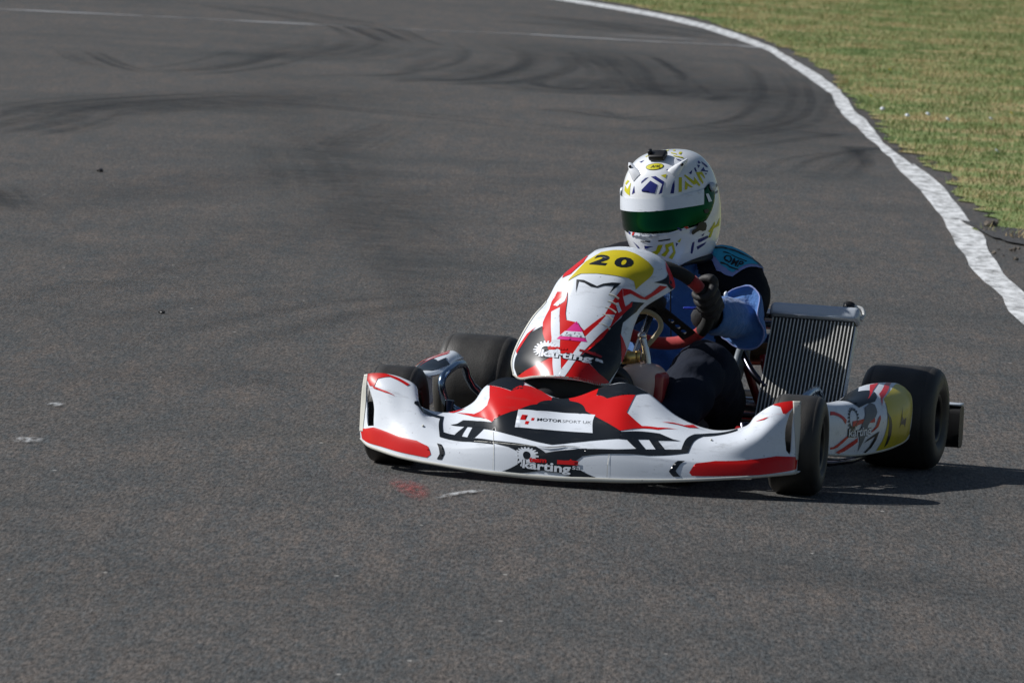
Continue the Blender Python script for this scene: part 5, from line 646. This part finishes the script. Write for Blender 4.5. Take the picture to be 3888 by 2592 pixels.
# --- fuel tank with fittings
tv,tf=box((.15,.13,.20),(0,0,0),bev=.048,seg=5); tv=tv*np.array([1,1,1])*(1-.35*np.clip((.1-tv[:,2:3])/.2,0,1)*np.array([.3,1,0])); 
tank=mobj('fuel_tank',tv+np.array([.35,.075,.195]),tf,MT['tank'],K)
mobj('shaded_side_block',*box((.085,.03,.14),(.365,.128,.205),bev=.013,seg=4),MT['tankshade'],tank)  # added block, paints the tank's side away from the sun in its shaded tone
mobj('filler_cap',*lathe([(.001,.032),(.02,.032),(.023,.02),(.024,0),(.001,0)],24,'z',(.36,.035,.292)),MT['brass'],tank)
mobj('fitting',*tube([(.34,.055,.29),(.345,.058,.325)],.008,12,smooth=False),MT['brass'],tank)
mobj('breather_post',*tube([(.33,.085,.275),(.33,.078,.315),(.33,.064,.362)],[.010,.010,.011],14),MT['steel'],tank)
mobj('breather_cap',*ico((.0125,.0125,.0125),(.33,.063,.365)),MT['steel'],tank)
mobj('fuel_hose',*tube([(.33,.03,.425),(.31,.068,.428),(.30,.098,.41),(.305,.105,.385),(.32,.088,.355),(.33,.075,.335),(.335,.07,.30)],.0068,12),MT['hose'],K)
# --- radiator leaning back beside the seat
rl=math.radians(30); RX=np.array([math.cos(rl),0,math.sin(rl)]); RZ=np.array([-math.sin(rl),0,math.cos(rl)]); RM=np.c_[RX,[0,1,0],RZ]
RB=np.array([-.065,.398,.10])
def rp(x,y,z): return RB+RX*x+np.array([0,y,0])+RZ*z
rad=mobj('radiator',*box((.032,.226,.345),rp(0,0,.1725),RM,.002,1),MT['core'],K,smooth=False)
tv=tube([rp(0.017,-.113+.226*k/23,.006) for k in (0,1)],.001,4,smooth=False)
for k in range(23):
    y=-.110+.220*k/22
    mobj('cooling_tube',*box((.008,.0026,.335),rp(.0165,y,.170),RM,0),MT['fin'],rad,smooth=False)
tk=box((.052,.246,.042),rp(.002,0,.363),RM,.014,4); mobj('top_tank',*tk,MT['alu'],rad)
mobj('weld_seam',*tube([rp(.030,-.115,.345),rp(.030,.115,.345)],.0035,8,smooth=False),MT['alu'],rad)
mobj('bottom_tank',*box((.05,.246,.035),rp(0,0,-.015),RM,.01,3),MT['alu'],rad)
mobj('filler_cap',*tube([rp(-.005,.085,.380),rp(-.005,.085,.405)],[.017,.016],16,smooth=False),MT['plastic'],rad)
mobj('cap_clip',*tube([rp(-.01,.03,.383),rp(-.01,-.03,.386)],.006,8,smooth=False),MT['plastic'],rad)
mobj('overflow_hose',*tube([rp(-.005,.10,.398),rp(-.005,.122,.392),rp(-.005,.130,.375),rp(-.004,.124,.358)],.005,10),MT['clear'],rad)
mobj('side_bracket',*box((.028,.003,.33),rp(0,.1165,.165),RM,0),MT['alu'],rad,smooth=False)
# --- engine bay behind the seat
mobj('silencer',*tube([(-.50,-.20,.375),(-.47,.10,.378),(-.45,.30,.382)],.028,20),MT['steel'],K)
mobj('exhaust_chamber',*tube([(-.42,-.26,.22),(-.52,-.12,.27),(-.55,.05,.285),(-.54,.20,.29),(-.50,.34,.295)],[.02,.04,.045,.042,.025],18),MT['copper'],K)
mobj('radiator_stay',*tube([(-.24,.185,.335),(-.15,.25,.262),(-.12,.30,.22)],.0095,12),MT['darkbar'],K)
mobj('coolant_hose',*tube([(-.42,.10,.33),(-.36,.20,.33),(-.26,.29,.345)],.013,12),MT['bluepipe'],K)
mobj('exhaust_spring',*tube([(-.48+.0*k,.185+.006*math.cos(k*1.6),.30+.0022*k) for k in range(20)],.0022,6,3),MT['steel'],K)
en=mobj('engine',*box((.20,.17,.19),(-.30,-.31,.17),bev=.02,seg=3),MT['engine'],K)
mobj('cylinder_head',*box((.11,.11,.10),(-.27,-.31,.31),bev=.012,seg=2),MT['engine'],en)
for k in range(5): mobj('cooling_fin',*box((.13,.13,.005),(-.27,-.31,.275+.017*k),bev=.001,seg=1),MT['engine'],en)
mobj('airbox',*box((.16,.12,.16),(-.40,.08,.19),bev=.03,seg=3),MT['plastic'],K)
mobj('brake_disc',*lathe([(.03,.003),(.085,.003),(.085,-.003),(.03,-.003)],32,'y',(-.525,.23,.139)),MT['steel'],K)
mobj('sprocket',*lathe([(.03,.002),(.095,.002),(.095,-.002),(.03,-.002)],32,'y',(-.525,-.25,.139)),MT['steel'],K)

# ------------------------------------------------------------------ the driver
def cap(P,R,seg=16,n=6): return tube(P,R,seg,n)
def body():
    prt=[]
    # trunk as stacked ellipses
    for P,R,el in (([(-.36,-.005,.10),(-.40,-.008,.20),(-.41,-.012,.32),(-.395,-.016,.42),(-.365,-.018,.49),(-.345,-.02,.525)],[.10,.125,.13,.135,.115,.065],(1.0,1.28)),):
        V,F=tube(P,R,28,6); ax=P[2]; V[:,1]*=1.22; prt.append((V,F))
    prt.append(cap([(-.345,-.02,.49),(-.33,-.022,.55),(-.32,-.024,.59)],[.07,.062,.060]))
    for s in (1,-1):
        prt.append(cap([(-.35,s*.07-.018,.508),(-.345,s*.135-.018,.511),(-.34,s*.185-.018,.486)],[.055,.062,.066]))
        el_=(-.165,s*.226,.392) if s>0 else (-.17,-.195,.345)
        prt.append(cap([(-.34,s*.182-.018,.491),(-.285,s*.215-.008,.445),el_],[.066,.055,.043]))
        wr=(.040,.172,.414) if s>0 else (.06,-.132,.440)
        prt.append(cap([el_,tuple((np.array(el_)+np.array(wr))/2+[0,s*.008,-.004]),wr],[.043,.034,.030]))
        if s>0: hip,kn,an,to=(-.30,.105,.155),(.16,.185,.275),(.47,.155,.10),(.58,.155,.14)
        else: hip,kn,an,to=(-.30,-.095,.155),(.175,-.165,.268),(.52,-.12,.13),(.64,-.12,.17)
        mid=np.array(hip)*.5+np.array(kn)*.5
        prt.append(cap([hip,tuple(mid+[0,0,.0]),tuple(np.array(kn)-[.05,0,.01]),kn],[.102,.098,.086,.070]))
        k2=np.array(kn); a2=np.array(an)
        prt.append(cap([kn,tuple(k2*.66+a2*.34+[0,0,-.004]),tuple(k2*.3+a2*.7),an],[.070,.072,.058,.047]))
    return prt
suit=remesh('body',body(),[MT['suit_dark'],MT['suit_black'],MT['suit_blue']],person,.006,POFF,8)
me=suit.data
nn=np.empty(len(me.vertices)*3); me.vertices.foreach_get('co',nn); nn=nn.reshape(-1,3)+POFF
vn=np.array([v.normal[:] for v in me.vertices])
# folds in the cloth
ph=np.sin(nn[:,0]*46+nn[:,2]*38+3*np.sin(nn[:,1]*21))*np.sin(nn[:,2]*62+nn[:,1]*33+2*np.sin(nn[:,0]*17))
leg=np.clip((nn[:,0]+.12)/.1,0,1)
fold=(.0036*ph+.0022*np.abs(np.sin(nn[:,0]*80+nn[:,2]*95+4*np.sin(nn[:,1]*30+nn[:,0]*12))))*np.where(np.abs(nn[:,1]+.01)>.15,.3,1)+leg*.004*np.sin(nn[:,0]*55-nn[:,2]*40+np.sin(nn[:,1]*30)*1.5)
me.vertices.foreach_set('co',(nn+vn*fold[:,None]-POFF).ravel())
pc=np.empty(len(me.polygons)*3); me.polygons.foreach_get('center',pc); pc=pc.reshape(-1,3)+POFF
ix=np.ones(len(pc),np.int32)
w_=np.interp(pc[:,2],[.15,.30,.40,.47,.55],[.13,.125,.105,.085,.05])
ix[(np.abs(pc[:,1]+.014)<w_)&(pc[:,0]>-.40)]=2
ix[(pc[:,0]>-.21)&(pc[:,2]<.36)&(np.abs(pc[:,1])<.30)&~((pc[:,2]>.27)&(np.abs(pc[:,1])<.09))]=0
ix[(pc[:,2]>.552)]=1
me.polygons.foreach_set('material_index',ix); me.update()
for s,an in ((1,(.47,.155,.10)),(-1,(.52,-.12,.13))):
    a=np.array(an); mobj('shoe',*tube([a-[.03,0,.0],a+[.02,0,-.01],a+[.07,0,.03],a+[.11,0,.085]],[.045,.047,.04,.028],16),MT['shoe'],person,off=POFF)
# sleeve on the left forearm, blousing into a loose fold at the elbow
def sleeve(el_,wr,s,name='sleeve'):
    el_=np.array(el_);wr=np.array(wr); ax=el_-wr; L_=np.linalg.norm(ax); ax/=L_
    a=np.array([0,0,1.]); n=a-ax*a.dot(ax); n/=np.linalg.norm(n); b=np.cross(ax,n)
    V=[];F=[];seg=48
    prof=[(.012,.036,0),(-.004,.042,0),(.0,.046,0),(.03,.050,0),(.07,.053,0),(.125,.052,.05),(.148,.054,.2),(.155,.061,.5),(.154,.072,.8),(.147,.082,1.0),(.144,.086,1.0),(.151,.088,1.0),(.167,.083,.8),(.186,.070,.4),(.20,.060,.1)]
    for h,r,lo in prof:
        for k in range(seg):
            t=2*math.pi*k/seg
            ga=lambda c_,w_2: math.exp(-(((math.degrees(t)*s-c_+180)%360-180)/w_2)**2)
            rr=r*(1+lo*(.10*ga(20,38)+.14*ga(128,34)-.20*ga(78,20)-.46*ga(268,70)-.10*ga(185,22)))+(.0026*math.sin(5*t+h*150)*math.sin(2*t+h*70)+.0014*math.sin(11*t-h*90))*(1 if h>.01 else 0)
            hh=h+lo*(.018*ga(20,40)-.012*ga(78,25)+.014*ga(128,40))
            V.append(wr+ax*hh*(L_/.20)+rr*(n*math.cos(t)+b*math.sin(t)))
    m=len(prof)
    for i in range(m-1):
        for k in range(seg): F.append((i*seg+k,i*seg+(k+1)%seg,(i+1)*seg+(k+1)%seg,(i+1)*seg+k))
    o=mobj(name,V,F,MT['sleeve'],person,off=POFF)
    mobj('piping',*tube(np.array(V[10*seg:11*seg])[::2],.0019,8,2,closed=True),MT['lilac'],o,off=POFF)
    if s>0: mobj('white_tag',*ico((.008,.006,.010),np.array(V[10*seg+int(seg*.93)]),2),MT['white'],o,off=POFF)
    return o
sleeve((-.16,.222,.394),(.034,.172,.412),1); sleeve((-.16,-.197,.350),(.055,-.135,.440),-1)
# shoulder patch with lettering, wrapped over the left shoulder
from mathutils.bvhtree import BVHTree
dgr=bpy.context.evaluated_depsgraph_get()
bv=BVHTree.FromPolygons([v.co[:] for v in me.vertices],[p.vertices[:] for p in me.polygons])
def wrap(P,off,dirv):
    out=[]
    dv=Vector(dirv).normalized()
    for p in P:
        q=Vector(tuple(np.asarray(p)-POFF)); h=bv.ray_cast(q-dv*.4,dv)
        if h[0] is None: h=bv.find_nearest(q)
        out.append(np.array(h[0])+np.array(h[1])*off)
    return np.array(out)
PD=(-.55,0,-.83); PA=np.cross(PD,[0,1,0]); PA=PA/np.linalg.norm(PA)
SH0=np.array([-.305,.147,.539])
def shp(uvp): return [SH0+np.array([0,1,0])*u+np.array([-PA[0],0,-PA[2]])*v*(1 if PA[2]<0 else -1) for u,v in uvp]
def shoulder_patch(poly,m,off,name,step=.006):
    UV,F=cdt(poly,[],step); return mobj(name,wrap(shp(UV),off,PD),F,MT[m],person)
sp_=shoulder_patch([(-.072,.030),(-.062,.0),(-.035,-.032),(.012,-.050),(.022,-.044),(.070,.0),(.078,.030),(.02,.052),(-.04,.052)],'lilac',.004,'shoulder_patch_border')
shoulder_patch([(-.060,.034),(-.052,.004),(-.026,-.024),(.012,-.041),(.062,.004),(.072,.030),(.02,.050),(-.03,.050)],'cyan',.0055,'shoulder_patch')
shoulder_patch([(-.058,.026),(.0,.022),(.072,.010),(.072,.015),(.0,.028),(-.055,.032)],'black',.0072,'patch_seam')
T,F=glyphs('OMP',.02,.0); mobj('lettering',wrap(shp(quadmap([(-.020,-.018),(.030,-.030),(.036,-.010),(-.016,.002)],T)),.0075,PD),F,MT['black'],person)
for q in ([(-.026,.008),(.040,-.007),(.040,-.004),(-.026,.011)],[(-.026,-.022),(.026,-.037),(.026,-.034),(-.026,-.019)]): shoulder_patch(q,'black',.0074,'patch_bar',.01)
mobj('collar',*tube([(-.338,-.021,.54),(-.328,-.023,.565),(-.32,-.024,.59)],[.078,.072,.070],28),MT['suit_black'],person,off=POFF)
mobj('zip',*tube([(-.238,-.004,.47),(-.243,-.002,.40),(-.26,.0,.32)],.0022,8),MT['black'],person,off=POFF)
# gloves: palm, thumb and four fingers closed round the rim
def glove(ang,wr,s):
    c=swp(ang); tg=np.array(swp(ang+.02))-np.array(swp(ang-.02)); tg/=np.linalg.norm(tg); rho=(c-SWC)/np.linalg.norm(c-SWC); nn_=SWn
    prt=[]
    def at_(al,d,t): return c+tg*t+d*(rho*math.cos(al)+nn_*math.sin(al))
    for k,(t,ln_,rr) in enumerate(((.036,1.0,.0098),(.0125,1.08,.0104),(-.0115,1.0,.0102),(-.034,.86,.0092))):
        d=.0165+rr*.9; A=np.radians(np.linspace(30,30-205*ln_,9)); P=[at_(a,d+(.008 if i==0 else 0),t*s+.002*math.sin(i)) for i,a in enumerate(A)]
        R=[rr*1.1,rr*1.2,rr*1.12,rr,rr*1.1,rr,rr*.92,rr*.85,rr*.62]; prt.append(tube(P,R,12,3))
    wr=np.array(wr); pm=c+rho*.026+nn_*.018
    pal=[(tuple(pm+tg*t*s),.019) for t in (.034,.012,-.012,-.032)]
    for (p,r) in pal: prt.append(tube([np.array(p)-rho*.008-nn_*.0+(-.0)*tg,np.array(p)*.55+wr*.45,wr],[r*.95,r*1.1,r*1.1],12,4))
    prt.append(tube([wr*.5+pm*.5+tg*.02*s,pm+tg*.048*s+nn_*.006,at_(math.radians(95),.030,.050*s),at_(math.radians(150),.028,.040*s)],[.015,.0145,.012,.009],12,4))
    dr=(wr-pm)/np.linalg.norm(wr-pm); prt.append(tube([wr-dr*.03,wr,wr+dr*.03],[.032,.036,.039],18,3))
    o=remesh('glove',prt,MT['glove'],person,.0032,POFF,4)
    mobj('cuff_piping',*tube([wr+dr*.008+.0375*(math.cos(a)*np.cross(dr,tg)+math.sin(a)*np.cross(dr,np.cross(dr,tg))) for a in np.linspace(0,6.283,20,endpoint=False)],.0016,6,2,closed=True),MT['grey'],o,off=POFF)
    return o
glove(math.radians(10),(.046,.168,.415),1); glove(math.radians(166),(.055,-.132,.442),-1)
# helmet furniture: camera mount on the crown, ducts, chin bar cover
def hp(f,l,u): return HC+HF*f+HL*l+HU*u
HM=np.c_[HF,HL,HU]
def seat_on(k):
    u,v=ANC[k]; uv_=np.array([[u,v]]); p=onsurf('helmet',uv_,0)[0]; n=snorm(SURF['helmet'],uv_[:,0],uv_[:,1])[0]
    f_=HF-n*HF.dot(n); f_/=np.linalg.norm(f_); return p,n,np.cross(n,f_),f_,np.c_[f_,np.cross(n,f_),n]
p,n,l_,f_,R_=seat_on('mount')
mobj('camera_mount',*box((.036,.046,.016),p+n*.007,R_,.005,3),MT['plastic'],helmet,off=POFF)
mobj('camera_clip',*box((.016,.010,.022),p+n*.014-l_*.021,R_,.003,2),MT['plastic'],helmet,off=POFF)
for k in ('ductl','ductr'):
    p,n,l_,f_,R_=seat_on(k)
    prof=[(.022,.002,.012),(.012,.010,.013),(-.004,.017,.011),(-.020,.019,.007),(-.042,.012,.003)]
    V=[];F=[]
    for x,h,w in prof:
        for a in np.linspace(0,math.pi,9): V.append(p+f_*x+l_*w*math.cos(a)*1.2+n*(h*math.sin(a)-.002))
    for i in range(len(prof)-1):
        for q in range(8): F.append((i*9+q,i*9+q+1,(i+1)*9+q+1,(i+1)*9+q))
    F+=[tuple(range(9))[::-1],tuple(36+q for q in range(9))]
    d_=mobj('air_duct',V,F,MT['helmet'],helmet,off=POFF,sharp=50)
    mobj('duct_mouth',*ico((.0045,.0045,.0045),p+n*.017-f_*.012+l_*.004),MT['plastic'],d_,off=POFF)
p,n,l_,f_,R_=seat_on('pivot')
for s in (1,-1):
    q=p if s>0 else HC+HF*HF.dot(p-HC)-HL*HL.dot(p-HC)+HU*HU.dot(p-HC)
    nn2=n if s>0 else n-2*HL*HL.dot(n)
    mobj('visor_pivot',*tube([q+nn2*.002,q+nn2*.010],[.0135,.0115],20,smooth=False),MT['alu'],helmet,off=POFF)
mobj('neck_roll',*tube([hp(.115*math.cos(a)-.005,.098*math.sin(a),-.150) for a in np.linspace(0,6.283,24,endpoint=False)],.010,10,2,closed=True),MT['plastic'],helmet,off=POFF)
bpy.context.view_layer.update()
